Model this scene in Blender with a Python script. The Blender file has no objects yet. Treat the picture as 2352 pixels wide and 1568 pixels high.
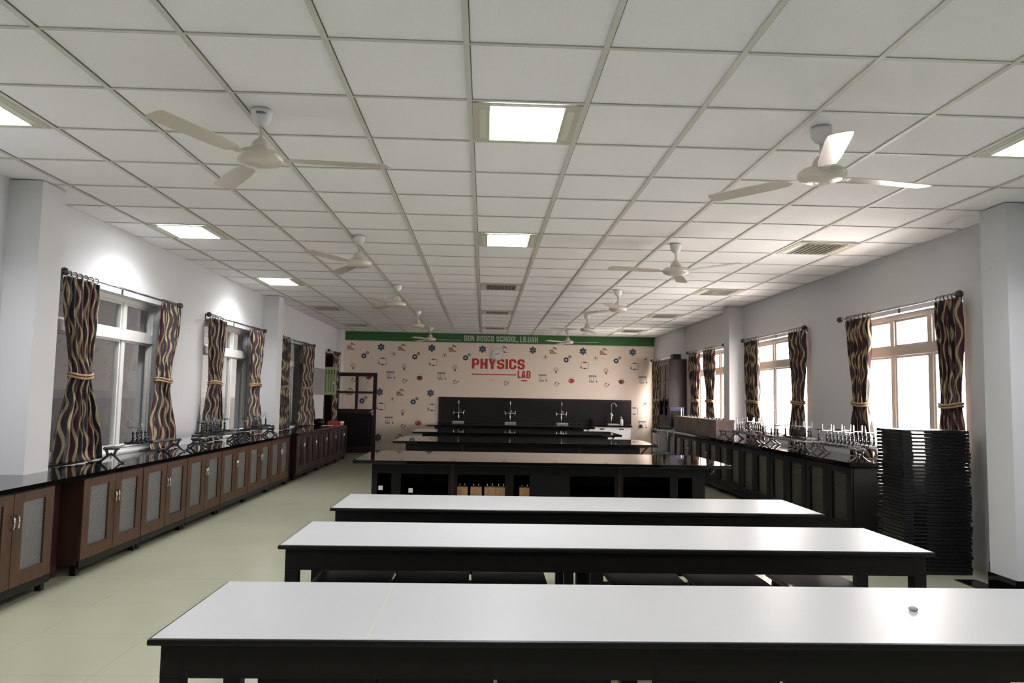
import bpy, bmesh, math, random
from mathutils import Vector, Matrix
random.seed(7)
S = bpy.context.scene
COL = S.collection
PI = math.pi
R = math.radians
HC = 1.33            # camera height above the floor
CEIL = HC + 1.497

# ------------------------------------------------------------------ camera
cd = bpy.data.cameras.new('camera'); cam = bpy.data.objects.new('camera', cd); COL.objects.link(cam)
cd.sensor_width = 36.0; cd.lens = 1683.66 * 36.0 / 2352.0; cd.clip_start = 0.05; cd.clip_end = 200
_p, _y, _r = 0.0760464508, 0.0357086413, 0.0186327921
fw = Vector((math.sin(_y)*math.cos(_p), math.cos(_y)*math.cos(_p), math.sin(_p)))
rt0 = Vector((math.cos(_y), -math.sin(_y), 0)); up0 = rt0.cross(fw)
rt = rt0*math.cos(_r) + up0*math.sin(_r); up = up0*math.cos(_r) - rt0*math.sin(_r)
cam.matrix_world = Matrix(((rt.x, up.x, -fw.x, 0), (rt.y, up.y, -fw.y, 0), (rt.z, up.z, -fw.z, HC), (0, 0, 0, 1)))
S.camera = cam

# ------------------------------------------------------------------ world, exposure
S.view_settings.view_transform = 'Standard'; S.view_settings.look = 'None'
S.view_settings.gamma = 1.0; S.view_settings.use_curve_mapping = False
S.view_settings.exposure = 1.42
W = bpy.data.worlds.new('sky'); S.world = W; W.use_nodes = True
wb = W.node_tree.nodes['Background']; wb.inputs[1].default_value = 12.0
_tc = W.node_tree.nodes.new('ShaderNodeTexCoord'); _sp = W.node_tree.nodes.new('ShaderNodeSeparateXYZ'); _cr = W.node_tree.nodes.new('ShaderNodeValToRGB')
_cr.color_ramp.elements[0].position = 0.42; _cr.color_ramp.elements[0].color = (0.60, 0.54, 0.50, 1)      # ground
_cr.color_ramp.elements[1].position = 0.55; _cr.color_ramp.elements[1].color = (1.0, 0.92, 0.87, 1)       # hazy sky
_mr = W.node_tree.nodes.new('ShaderNodeMapRange'); _mr.inputs['From Min'].default_value = -1.0; _mr.inputs['From Max'].default_value = 1.0
W.node_tree.links.new(_tc.outputs['Generated'], _sp.inputs[0]); W.node_tree.links.new(_sp.outputs['Z'], _mr.inputs[0]); W.node_tree.links.new(_mr.outputs[0], _cr.inputs[0]); W.node_tree.links.new(_cr.outputs[0], wb.inputs[0])
LAMP = 6.0          # emission of the lit ceiling lamps' diffusers
LAMP_W = 9.6        # downward light of each lit lamp, watts

# ------------------------------------------------------------------ materials
MATS = {}
def mat(name, col, rough=0.6, metal=0.0, coat=0.0, spec=0.5, bump=None, noise=None, emit=None):
    m = bpy.data.materials.new(name); m.use_nodes = True; nt = m.node_tree; b = nt.nodes['Principled BSDF']
    b.inputs['Base Color'].default_value = (*col, 1); b.inputs['Roughness'].default_value = rough
    b.inputs['Metallic'].default_value = metal; b.inputs['Coat Weight'].default_value = coat
    b.inputs['Coat Roughness'].default_value = 0.08; b.inputs['Specular IOR Level'].default_value = spec
    if noise:       # (scale, amount)
        tc = nt.nodes.new('ShaderNodeTexCoord'); n = nt.nodes.new('ShaderNodeTexNoise'); n.inputs['Scale'].default_value = noise[0]; n.inputs['Detail'].default_value = 6
        mp = nt.nodes.new('ShaderNodeMapping'); mp.inputs['Scale'].default_value = noise[2] if len(noise) > 2 else (1, 1, 1)
        nt.links.new(tc.outputs['Object'], mp.inputs[0]); nt.links.new(mp.outputs[0], n.inputs['Vector'])
        mr = nt.nodes.new('ShaderNodeMapRange'); mr.inputs['From Min'].default_value = 0.3; mr.inputs['From Max'].default_value = 0.7
        mr.inputs['To Min'].default_value = 1 - noise[1]; mr.inputs['To Max'].default_value = 1 + noise[1]*0.6
        nt.links.new(n.outputs['Fac'], mr.inputs[0])
        mx = nt.nodes.new('ShaderNodeVectorMath'); mx.operation = 'SCALE'; mx.inputs[0].default_value = col
        nt.links.new(mr.outputs[0], mx.inputs['Scale']); nt.links.new(mx.outputs[0], b.inputs['Base Color'])
    if bump:        # (scale, strength)
        tc2 = nt.nodes.new('ShaderNodeTexCoord'); n2 = nt.nodes.new('ShaderNodeTexNoise'); n2.inputs['Scale'].default_value = bump[0]; n2.inputs['Detail'].default_value = 4
        nt.links.new(tc2.outputs['Object'], n2.inputs['Vector'])
        bp = nt.nodes.new('ShaderNodeBump'); bp.inputs['Strength'].default_value = bump[1]; bp.inputs['Distance'].default_value = 0.002
        nt.links.new(n2.outputs['Fac'], bp.inputs['Height']); nt.links.new(bp.outputs[0], b.inputs['Normal'])
    if emit:
        b.inputs['Emission Color'].default_value = (*emit[0], 1); b.inputs['Emission Strength'].default_value = emit[1]
    MATS[name] = m
    return m

M_wall = mat('wall_paint', (0.60, 0.605, 0.63), 0.75, bump=(120, 0.08))
M_ceil = mat('ceiling_tile', (0.90, 0.895, 0.90), 0.85, bump=(400, 0.35), noise=(300, 0.05))
M_grid = mat('ceiling_grid', (0.62, 0.62, 0.56), 0.5)
M_gap = mat('tile_gap', (0.12, 0.12, 0.11), 0.9)
M_paper = mat('wallpaper', (0.80, 0.69, 0.59), 0.7)
M_black = mat('black_wood', (0.004, 0.0036, 0.0036), 0.42, spec=0.28, noise=(14, 0.4, (1, 8, 8)))
M_maroon = mat('dark_maroon_wood', (0.028, 0.008, 0.010), 0.38, spec=0.4, noise=(10, 0.35, (1, 1, 8)))
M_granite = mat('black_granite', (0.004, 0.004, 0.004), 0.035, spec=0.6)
M_slate = mat('black_backsplash', (0.006, 0.006, 0.006), 0.3, spec=0.4)
M_wood = mat('brown_cabinet_wood', (0.074, 0.034, 0.0165), 0.42, spec=0.4, noise=(6, 0.3, (3, 3, 0.6)))
M_wood2 = mat('darker_cabinet_wood', (0.050, 0.020, 0.012), 0.45, noise=(6, 0.3, (3, 3, 0.6)))
M_carton = mat('pale_wood', (0.42, 0.23, 0.12), 0.7, noise=(20, 0.2))
M_card = mat('worn_cardboard', (0.20, 0.15, 0.13), 0.8, noise=(5, 0.3))
M_lam = mat('white_laminate', (0.44, 0.45, 0.46), 0.36, spec=0.3, noise=(2.5, 0.035))
M_alu = mat('white_aluminium', (0.66, 0.66, 0.64), 0.4)
M_aluR = mat('backlit_white_aluminium', (0.44, 0.38, 0.34), 0.45)  # white right-hand frames, with their backlit brown shade put into the colour
M_chrome = mat('chrome', (0.75, 0.75, 0.75), 0.18, metal=1.0)
M_steel = mat('grey_steel', (0.42, 0.43, 0.45), 0.4, metal=0.6)
M_iron = mat('black_cast_iron', (0.018, 0.018, 0.02), 0.3, coat=0.3)
M_pin = mat('worn_nickel', (0.30, 0.30, 0.31), 0.35, metal=0.8)
M_rod = mat('dull_rod_metal', (0.22, 0.22, 0.23), 0.3, metal=0.9)
M_white = mat('white_plastic', (0.75, 0.75, 0.74), 0.35)
M_cream = mat('cream_fan_enamel', (0.66, 0.60, 0.53), 0.28, coat=0.4)
M_fixture = mat('fixture_housing', (0.55, 0.52, 0.43), 0.5)
M_fixwing = mat('fixture_side_diffuser', (0.66, 0.68, 0.56), 0.4)
M_off = mat('unlit_diffuser', (0.10, 0.085, 0.07), 0.35)
M_green = mat('banner_green', (0.030, 0.125, 0.030), 0.6)
M_btext = mat('banner_lettering', (0.42, 0.50, 0.38), 0.6)
M_red = mat('red_lettering', (0.52, 0.035, 0.03), 0.55)
M_navy = mat('icon_navy', (0.03, 0.04, 0.07), 0.6)
M_steelblue = mat('icon_blue', (0.12, 0.20, 0.34), 0.6)
M_brown = mat('icon_brown', (0.10, 0.05, 0.035), 0.6)
M_orange = mat('icon_orange', (0.60, 0.30, 0.12), 0.6)
M_apple = mat('icon_red', (0.45, 0.05, 0.06), 0.6)
M_pgreen = mat('pale_green_board', (0.33, 0.42, 0.22), 0.5)
M_dgreen = mat('dark_green_slot', (0.03, 0.05, 0.02), 0.6)
M_greyb = mat('grey_board', (0.26, 0.24, 0.26), 0.6)
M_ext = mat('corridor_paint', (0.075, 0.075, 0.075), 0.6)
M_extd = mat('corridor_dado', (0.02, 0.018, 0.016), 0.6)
M_sole = mat('black_tray', (0.006, 0.006, 0.0065), 0.28, spec=0.35)
M_blue = mat('dark_blue_box', (0.03, 0.03, 0.07), 0.4)
M_seatred = mat('red_brown_seat', (0.13, 0.05, 0.045), 0.3, coat=0.3, noise=(8, 0.4))
M_cup = mat('white_cupboard', (0.66, 0.67, 0.68), 0.35)
M_eraser = mat('grey_stone', (0.36, 0.36, 0.37), 0.8)
M_lamp = mat('lit_lamp', (0.9, 0.9, 0.9), 0.5, emit=((0.98, 1.0, 0.98), LAMP))

def floor_mat():
    m = mat('floor_tiles', (0.355, 0.358, 0.268), 0.22, noise=(1.2, 0.06)); nt = m.node_tree; b = nt.nodes['Principled BSDF']
    src = b.inputs['Base Color'].links[0].from_socket
    tc = nt.nodes.new('ShaderNodeTexCoord'); br = nt.nodes.new('ShaderNodeTexBrick'); br.offset = 0
    br.inputs['Scale'].default_value = 1.0; br.inputs['Brick Width'].default_value = 0.6; br.inputs['Row Height'].default_value = 0.6
    br.inputs['Mortar Size'].default_value = 0.0015; br.inputs['Color1'].default_value = (1, 1, 1, 1); br.inputs['Color2'].default_value = (0.975, 0.975, 0.975, 1)
    br.inputs['Mortar'].default_value = (0.72, 0.72, 0.72, 1)
    nt.links.new(tc.outputs['Object'], br.inputs['Vector'])
    mx = nt.nodes.new('ShaderNodeVectorMath'); mx.operation = 'MULTIPLY'
    nt.links.new(src, mx.inputs[0]); nt.links.new(br.outputs['Color'], mx.inputs[1]); nt.links.new(mx.outputs[0], b.inputs['Base Color'])
    return m
M_floor = floor_mat()

def glass_mat(name, tint=(1, 1, 1), refl=0.03, rough=0.0):
    m = bpy.data.materials.new(name); m.use_nodes = True; nt = m.node_tree; nt.nodes.clear()
    o = nt.nodes.new('ShaderNodeOutputMaterial'); mx = nt.nodes.new('ShaderNodeMixShader'); t = nt.nodes.new('ShaderNodeBsdfTransparent'); g = nt.nodes.new('ShaderNodeBsdfGlossy')
    t.inputs[0].default_value = (*tint, 1); g.inputs['Roughness'].default_value = rough
    lw = nt.nodes.new('ShaderNodeLayerWeight'); lw.inputs[0].default_value = 0.5
    pw = nt.nodes.new('ShaderNodeMath'); pw.operation = 'POWER'; pw.inputs[1].default_value = 5.0; nt.links.new(lw.outputs['Facing'], pw.inputs[0])
    ma = nt.nodes.new('ShaderNodeMath'); ma.operation = 'MULTIPLY_ADD'; ma.inputs[1].default_value = 0.45; ma.inputs[2].default_value = refl; nt.links.new(pw.outputs[0], ma.inputs[0])
    nt.links.new(ma.outputs[0], mx.inputs[0]); nt.links.new(t.outputs[0], mx.inputs[1]); nt.links.new(g.outputs[0], mx.inputs[2]); nt.links.new(mx.outputs[0], o.inputs[0])
    return m
M_glass = glass_mat('window_glass')
M_tint = glass_mat('tinted_glass', (0.55, 0.55, 0.55))

def ribbed_mat(name, col, rough=0.35):
    m = mat(name, col, rough, spec=0.6); nt = m.node_tree; b = nt.nodes['Principled BSDF']
    tc = nt.nodes.new('ShaderNodeTexCoord'); w = nt.nodes.new('ShaderNodeTexWave'); w.bands_direction = 'Z'; w.inputs['Scale'].default_value = 28
    bp = nt.nodes.new('ShaderNodeBump'); bp.inputs['Strength'].default_value = 0.55; bp.inputs['Distance'].default_value = 0.003
    nt.links.new(tc.outputs['Object'], w.inputs['Vector']); nt.links.new(w.outputs['Fac'], bp.inputs['Height']); nt.links.new(bp.outputs[0], b.inputs['Normal'])
    cr = nt.nodes.new('ShaderNodeValToRGB'); cr.color_ramp.elements[0].color = tuple(c*0.75 for c in col) + (1,); cr.color_ramp.elements[1].color = (*col, 1)
    nt.links.new(w.outputs['Fac'], cr.inputs[0]); nt.links.new(cr.outputs[0], b.inputs['Base Color'])
    return m
M_rib = ribbed_mat('ribbed_glass', (0.14, 0.15, 0.16), 0.3)
M_ribd = ribbed_mat('dark_ribbed_glass', (0.03, 0.03, 0.033), 0.2)
M_ribk = ribbed_mat('black_ribbed_glass', (0.009, 0.009, 0.010), 0.25)
M_blackm = mat('matt_black_wood', (0.006, 0.0055, 0.0055), 0.5, spec=0.22, noise=(14, 0.4, (1, 8, 8)))

def curtain_mat(name, c_bg, c_alt, c_gold, trans):
    m = bpy.data.materials.new(name); m.use_nodes = True; nt = m.node_tree; N = nt.nodes; L = nt.links; b = N['Principled BSDF']; out = N['Material Output']
    uv = N.new('ShaderNodeUVMap'); uv.uv_map = 'UVMap'; sep = N.new('ShaderNodeSeparateXYZ'); L.new(uv.outputs[0], sep.inputs[0])
    def mth(op, a, bb=None):
        n = N.new('ShaderNodeMath'); n.operation = op
        for i, v in enumerate((a, bb)):
            if v is None: continue
            if isinstance(v, (int, float)): n.inputs[i].default_value = v
            else: L.new(v, n.inputs[i])
        return n.outputs[0]
    nz = N.new('ShaderNodeTexNoise'); nz.inputs['Scale'].default_value = 1.6; nz.inputs['Detail'].default_value = 0.0; L.new(uv.outputs[0], nz.inputs['Vector'])
    ph = mth('MULTIPLY', nz.outputs['Fac'], 4.0)
    wv = mth('SINE', mth('ADD', mth('MULTIPLY', sep.outputs['Y'], 21.0), ph))
    uu = mth('ADD', mth('MULTIPLY', sep.outputs['X'], 132.0), mth('MULTIPLY', wv, 1.9))
    st = mth('SINE', uu)
    # width modulation
    wm = mth('MULTIPLY', mth('SINE', mth('ADD', mth('MULTIPLY', sep.outputs['Y'], 11.0), mth('MULTIPLY', sep.outputs['X'], 23.0))), 0.25)
    s2 = mth('ADD', st, wm)
    cr = N.new('ShaderNodeValToRGB'); cr.color_ramp.elements[0].position = 0.73; cr.color_ramp.elements[1].position = 0.83
    cr.color_ramp.elements[0].color = (0, 0, 0, 1); cr.color_ramp.elements[1].color = (1, 1, 1, 1)
    L.new(mth('ADD', mth('MULTIPLY', s2, 0.5), 0.5), cr.inputs[0])
    bands = mth('GREATER_THAN', mth('SINE', mth('ADD', mth('MULTIPLY', sep.outputs['X'], 15.5), mth('MULTIPLY', wv, 0.3))), 0.35)
    m1 = N.new('ShaderNodeMix'); m1.data_type = 'RGBA'; L.new(bands, m1.inputs[0]); m1.inputs[6].default_value = (*c_bg, 1); m1.inputs[7].default_value = (*c_alt, 1)
    m2 = N.new('ShaderNodeMix'); m2.data_type = 'RGBA'; L.new(cr.outputs[0], m2.inputs[0]); L.new(m1.outputs[2], m2.inputs[6]); m2.inputs[7].default_value = (*c_gold, 1)
    L.new(m2.outputs[2], b.inputs['Base Color']); b.inputs['Roughness'].default_value = 0.55; b.inputs['Sheen Weight'].default_value = 0.1
    tr = N.new('ShaderNodeBsdfTranslucent'); L.new(m2.outputs[2], tr.inputs[0]); mx = N.new('ShaderNodeMixShader'); mx.inputs[0].default_value = trans
    L.new(b.outputs[0], mx.inputs[1]); L.new(tr.outputs[0], mx.inputs[2]); L.new(mx.outputs[0], out.inputs[0])
    return m
M_cur = curtain_mat('patterned_curtain', (0.058, 0.014, 0.022), (0.018, 0.016, 0.018), (0.43, 0.34, 0.21), 0.20)
M_tie = mat('curtain_tie', (0.34, 0.22, 0.13), 0.6)

# ------------------------------------------------------------------ mesh helpers
class MB:
    def __init__(s): s.bm = bmesh.new(); s.mats = []
    def mi(s, m):
        if m not in s.mats: s.mats.append(m)
        return s.mats.index(m)
    def box(s, x0, x1, y0, y1, z0, z1, m=None, bev=0.0, smooth=False):
        vs = [s.bm.verts.new(p) for p in ((x0, y0, z0), (x1, y0, z0), (x1, y1, z0), (x0, y1, z0), (x0, y0, z1), (x1, y0, z1), (x1, y1, z1), (x0, y1, z1))]
        fs = [s.bm.faces.new([vs[i] for i in f]) for f in ((0, 3, 2, 1), (4, 5, 6, 7), (0, 1, 5, 4), (1, 2, 6, 5), (2, 3, 7, 6), (3, 0, 4, 7))]
        k = s.mi(m)
        for f in fs: f.material_index = k
        if bev > 0:
            es = list({e for f in fs for e in f.edges})
            r = bmesh.ops.bevel(s.bm, geom=es, offset=bev, segments=2, affect='EDGES', profile=0.6)
            for f in r['faces']: f.material_index = k; f.smooth = False
        return s
    def tube(s, pts, rad, m=None, seg=10, cap=True):
        pts = [Vector(p) for p in pts]; n = len(pts); rads = rad if isinstance(rad, (list, tuple)) else [rad]*n
        rings = []; k = s.mi(m); prev = None
        for i, p in enumerate(pts):
            t = (pts[min(i+1, n-1)] - pts[max(i-1, 0)]); t.normalize()
            if prev is None:
                a = Vector((0, 0, 1)) if abs(t.z) < 0.9 else Vector((1, 0, 0)); nrm = t.cross(a).normalized()
            else:
                nrm = (prev - t*prev.dot(t)).normalized()
            prev = nrm; bn = t.cross(nrm)
            rings.append([s.bm.verts.new(p + (nrm*math.cos(2*PI*j/seg) + bn*math.sin(2*PI*j/seg))*rads[i]) for j in range(seg)])
        for a, b in zip(rings, rings[1:]):
            for j in range(seg):
                f = s.bm.faces.new((a[j], a[(j+1) % seg], b[(j+1) % seg], b[j])); f.smooth = True; f.material_index = k
        if cap:
            for rg in (rings[0], rings[-1]):
                f = s.bm.faces.new(rg); f.material_index = k
        return s
    def lathe(s, prof, c=(0, 0, 0), m=None, seg=28):
        k = s.mi(m); rings = []
        for r, z in prof:
            if r < 1e-6: rings.append([s.bm.verts.new((c[0], c[1], c[2]+z))])
            else: rings.append([s.bm.verts.new((c[0]+r*math.cos(2*PI*j/seg), c[1]+r*math.sin(2*PI*j/seg), c[2]+z)) for j in range(seg)])
        for a, b in zip(rings, rings[1:]):
            for j in range(seg):
                q = [a[j % len(a)], a[(j+1) % len(a)], b[(j+1) % len(b)], b[j % len(b)]]
                q2 = []
                for v in q:
                    if v not in q2: q2.append(v)
                if len(q2) > 2:
                    f = s.bm.faces.new(q2); f.smooth = True; f.material_index = k
        return s
    def poly(s, pts, m=None):
        f = s.bm.faces.new([s.bm.verts.new(p) for p in pts]); f.material_index = s.mi(m); return s
    def prism(s, pts2, y0, y1, m=None):      # outline in the x-z plane, given depth along y
        k = s.mi(m); a = [s.bm.verts.new((x, y0, z)) for x, z in pts2]; b = [s.bm.verts.new((x, y1, z)) for x, z in pts2]
        s.bm.faces.new(a).material_index = k; s.bm.faces.new(b[::-1]).material_index = k
        for i in range(len(a)):
            j = (i+1) % len(a); s.bm.faces.new((a[j], a[i], b[i], b[j])).material_index = k
        return s
    def build(s, name, parent=None, loc=None, rotz=None):
        bmesh.ops.recalc_face_normals(s.bm, faces=s.bm.faces)
        me = bpy.data.meshes.new(name); s.bm.to_mesh(me); s.bm.free()
        for m in s.mats: me.materials.append(m)
        o = bpy.data.objects.new(name, me); COL.objects.link(o)
        if parent: o.parent = parent
        if loc: o.location = loc
        if rotz is not None: o.rotation_euler = (0, 0, rotz)
        return o

def tag(o, label, cat, group=None):
    o['label'] = label; o['category'] = cat
    if group: o['group'] = group
    return o
def struct(o): o['kind'] = 'structure'; return o
def thing(name, loc, label, cat, group=None, rotz=0):
    o = bpy.data.objects.new(name, None); COL.objects.link(o); o.empty_display_size = 0.1; o.location = loc; o.rotation_euler = (0, 0, rotz)
    return tag(o, label, cat, group)
KIDS = {}
def kids(o): return [c for c in bpy.data.objects if c.parent == o]
def dup(o, loc=None, rotz=None, label=None, parent=None):
    c = o.copy(); COL.objects.link(c)
    if parent is not None: c.parent = parent
    for ch in kids(o):
        if ch is not c: dup(ch, parent=c)
    if loc is not None: c.location = loc
    if rotz is not None: c.rotation_euler = (0, 0, rotz)
    if label: c['label'] = label
    return c

# ------------------------------------------------------------------ the room
XL, XR, YB, YF = -3.45, 4.05, 17.42, -4.5
ZS, ZH = HC - 0.595, HC + 0.90       # window sill and head
LW = [(6.0, 7.95), (9.08, 11.05), (12.3, 14.3)]
DW = (15.92, 16.92)
RW = [(6.05, 7.95), (9.1, 11.05), (12.2, 14.1), (15.4, 17.2)]
struct(MB().box(XL-0.25, XR+0.25, YF-0.25, YB+0.25, -0.12, 0, M_floor).build('floor'))
def wall_with_holes(name, x0, x1, holes):
    b = MB(); ys = [YF]
    for (a, c, z0, z1) in holes:
        b.box(x0, x1, ys[-1], a, 0, CEIL+0.1, M_wall)
        if z0 > 0: b.box(x0, x1, a, c, 0, z0, M_wall)
        b.box(x0, x1, a, c, z1, CEIL+0.1, M_wall); ys.append(c)
    b.box(x0, x1, ys[-1], YB, 0, CEIL+0.1, M_wall)
    return b
b = wall_with_holes('wall_left', XL-0.25, XL, [(a, c, ZS, ZH) for a, c in LW] + [(DW[0], DW[1], 0, ZH)])
b.box(XL, -3.215, 5.31, 5.60, 0, CEIL, M_wall); b.box(XL, -3.205, 11.38, 11.66, 0, CEIL, M_wall); b.box(XL, -3.335, 17.05, YB, 0, CEIL, M_wall)
struct(b.build('wall_left'))
b = wall_with_holes('wall_right', XR, XR+0.25, [(a, c, HC-0.5, ZH) for a, c in RW])
b.box(3.80, XR, 5.17, 5.45, 0, CEIL, M_wall); b.box(3.82, XR, 11.35, 11.62, 0, CEIL, M_wall)
struct(b.build('wall_right'))
wall_back = struct(MB().box(XL-0.25, XR+0.25, YB, YB+0.25, 0, CEIL+0.1, M_wall).build('wall_back'))
struct(MB().box(XL-0.25, XR+0.25, YF-0.25, YF, 0, CEIL+0.1, M_wall).build('wall_rear'))
ceil = struct(MB().box(XL-0.25, XR+0.25, YF-0.25, YB+0.25, CEIL+0.008, CEIL+0.1, M_ceil).build('ceiling'))
b = MB()
CX = [0.6*c - 0.1096 for c in range(-5, 7)]
RY = [3.027 + 0.6*r for r in range(-12, 24)]
for x in CX:
    b.box(x-0.013, x+0.013, YF, YB, CEIL, CEIL+0.006, M_grid)
    b.box(x+0.013, x+0.017, YF, YB, CEIL+0.004, CEIL+0.0078, M_gap)
for y in RY:
    b.box(XL, XR, y-0.008, y+0.008, CEIL+0.0015, CEIL+0.006, M_grid)
    b.box(XL, XR, y+0.008, y+0.0125, CEIL+0.003, CEIL+0.0078, M_gap)
b.build('ceiling_grid', ceil)
# black skirting along the right wall and a thin flat black strip on the floor at the near right pillar
struct(MB().box(XR-0.012, XR, 5.45, 5.8, 0, 0.10, M_granite).box(3.788, 3.80, 5.16, 5.46, 0, 0.10, M_granite).box(3.788, XR, 5.158, 5.17, 0, 0.10, M_granite).box(XR-0.012, XR, YF, 5.158, 0, 0.10, M_granite).build('baseboard_right'))
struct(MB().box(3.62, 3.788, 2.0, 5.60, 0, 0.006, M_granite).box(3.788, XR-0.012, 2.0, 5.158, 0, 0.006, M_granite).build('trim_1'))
struct(MB().box(XL, XL+0.012, YF, 3.0, 0, 0.10, M_granite).build('baseboard_left'))

# corridor beyond the left wall: unlit
b = MB(); xa, xb = XL-2.6, XL-0.25
b.box(xa-0.1, xa, 2, 20, 1.2, 3.1, M_ext).box(xa-0.1, xa, 2, 20, 0, 1.2, M_extd)
b.box(xa, xb, 2, 2.1, 0, 3.1, M_ext).box(xa, xb, 19.9, 20, 0, 3.1, M_ext)
struct(b.build('wall_corridor'))
struct(MB().box(xa-0.1, xb, 2, 20, -0.12, 0, M_extd).build('floor_corridor'))
struct(MB().box(xa-0.1, xb, 2, 20, 3.0, 3.1, M_ext).build('ceiling_corridor'))

# windows
wn = 0
def window(side, y0, y1, z0):
    global wn; wn += 1
    xc = XL-0.13 if side < 0 else XR+0.13
    m = M_alu if side < 0 else M_aluR
    b = MB(); d = 0.035; T = 0.045; z1 = ZH; n = 3; zt0, zt1 = HC+0.49, HC+0.58
    b.box(xc-d, xc+d, y0, y0+T, z0, z1, m).box(xc-d, xc+d, y1-T, y1, z0, z1, m)
    b.box(xc-d, xc+d, y0+T, y1-T, z1-T, z1, m).box(xc-d, xc+d, y0+T, y1-T, z0, z0+T, m).box(xc-d-0.01, xc+d+0.01, y0+T, y1-T, zt0, zt1, m)
    w = (y1-y0)/n
    for k in range(1, n):
        ym = y0 + k*w
        b.box(xc-d, xc+d, ym-0.035, ym+0.035, zt1, z1-T, m)
        b.box(xc-d*0.8, xc+d*0.8, ym-0.028, ym+0.028, z0+T, zt0, m)
    for k in range(n):       # sash frames
        a, c = y0 + k*w + 0.036, y0 + (k+1)*w - 0.036
        if k == 0: a += 0.01
        if k == n-1: c -= 0.01
        for (p, q) in ((z0+T, zt0), (zt1, z1-T)):
            b.box(xc-0.018, xc+0.018, a, a+0.022, p, q, m).box(xc-0.018, xc+0.018, c-0.022, c, p, q, m)
            b.box(xc-0.018, xc+0.018, a+0.022, c-0.022, p, p+0.022, m).box(xc-0.018, xc+0.018, a+0.022, c-0.022, q-0.022, q, m)
    o = struct(b.build('window_%d' % wn))
    g = MB()
    g.box(xc-0.003, xc+0.003, y0+T, y1-T, z0+T, zt0, M_glass).box(xc-0.003, xc+0.003, y0+T, y1-T, zt1, z1-T, M_glass)
    g.build('glass_pane', o)
    # sill board
    s = 1 if side < 0 else -1
    xw = XL if side < 0 else XR
    x_in, x_out = sorted((xw + s*0.01, xc + s*d))
    MB().box(x_in, x_out, y0, y1, z0, z0+0.012, M_wall).build('sill', o)
for a, c in LW: window(-1, a, c, ZS)
for a, c in RW: window(1, a, c, HC-0.5)
# doorway frame and open door leaf
b = MB(); x0, x1 = XL-0.25, XL+0.01
b.box(x0, x1, DW[0], DW[0]+0.05, 0, ZH, M_maroon).box(x0, x1, DW[1]-0.05, DW[1], 0, ZH, M_maroon).box(x0, x1, DW[0]+0.05, DW[1]-0.05, ZH-0.05, ZH, M_maroon)
struct(b.build('trim_2'))
def door():
    y0, y1 = 16.93, 16.97; xl, xr = -3.42, -2.475; zt = HC+0.50
    b = MB(); f = 0.085; zm = HC-0.33; zr = HC+0.05; xm = -2.93
    b.box(xl, xl+f, y0, y1, 0.01, zt, M_maroon, 0.004).box(xr-f, xr, y0, y1, 0.01, zt, M_maroon, 0.004).box(xl+f, xr-f, y0, y1, zt-f, zt, M_maroon)
    b.box(xl+f, xr-f, y0, y1, zm-0.10, zm, M_maroon).box(xl+f, xr-f, y0, y1, 0.01, 0.16, M_maroon)
    b.box(xm-0.03, xm+0.03, y0, y1, zm, zt-f, M_maroon).box(xl+f, xm-0.03, y0, y1, zr-0.025, zr+0.025, M_maroon).box(xm+0.03, xr-f, y0, y1, zr-0.025, zr+0.025, M_maroon)
    b.box(xl+f, xr-f, y0+0.012, y1-0.012, 0.16, zm-0.10, M_black)
    b.box(xl+f+0.07, xr-f-0.07, y0+0.004, y0+0.012, 0.24, zm-0.2, M_black, 0.003)
    o = struct(b.build('door_1'))
    MB().box(xl+f, xm-0.03, 16.947, 16.952, zm, zr-0.025, M_glass).box(xm+0.03, xr-f, 16.947, 16.952, zm, zr-0.025, M_glass).box(xl+f, xm-0.03, 16.947, 16.952, zr+0.025, zt-f, M_glass).box(xm+0.03, xr-f, 16.947, 16.952, zr+0.025, zt-f, M_glass).build('glass_pane', o)
    h = MB(); h.box(xr-0.10, xr-0.06, y0-0.008, y0, zm-0.14, zm-0.01, M_chrome, 0.002); h.tube([(xr-0.08, y0-0.008, zm-0.05), (xr-0.08, y0-0.05, zm-0.05), (xr-0.17, y0-0.05, zm-0.07)], 0.011, M_chrome)
    h.build('door_handle', o)
door()

# ------------------------------------------------------------------ back wall print
YW = YB - 0.003
struct_paper = MB().box(-3.33, XR-0.005, YW, YB-0.0005, 0.02, HC+1.26, M_paper).build('wallpaper', wall_back)
MB().box(-3.325, XR-0.008, YW-0.004, YB-0.001, HC+1.28, HC+1.49, M_green).build('banner', wall_back)
class Ico:
    """flat printed shapes on the wall, x-z plane"""
    def __init__(s, y): s.y = y; s.b = MB(); s.k = 0
    def Y(s): s.k += 1; return s.y - 0.00004*(s.k % 40)
    def disc(s, x, z, r, m, n=16, rz=None):
        y = s.Y(); s.b.poly([(x+r*math.cos(2*PI*j/n), y, z+(rz or r)*math.sin(2*PI*j/n)) for j in range(n)], m)
    def ring(s, x, z, r, w, m, n=18, a0=0, a1=2*PI, sx=1, sz=1, rot=0):
        y = s.Y(); c, q = math.cos(rot), math.sin(rot)
        def P(rr, a):
            u, v = rr*math.cos(a)*sx, rr*math.sin(a)*sz
            return (x+u*c-v*q, y, z+u*q+v*c)
        for j in range(n):
            t0 = a0+(a1-a0)*j/n; t1 = a0+(a1-a0)*(j+1)/n
            s.b.poly([P(r-w/2, t0), P(r+w/2, t0), P(r+w/2, t1), P(r-w/2, t1)], m)
    def line(s, x0, z0, x1, z1, w, m):
        y = s.Y(); d = Vector((x1-x0, z1-z0)); d.normalize(); nx, nz = -d.y*w/2, d.x*w/2
        s.b.poly([(x0+nx, y, z0+nz), (x1+nx, y, z1+nz), (x1-nx, y, z1-nz), (x0-nx, y, z0-nz)], m)
    def pol(s, pts, m):
        y = s.Y(); s.b.poly([(p[0], y, p[1]) for p in pts], m)
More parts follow.
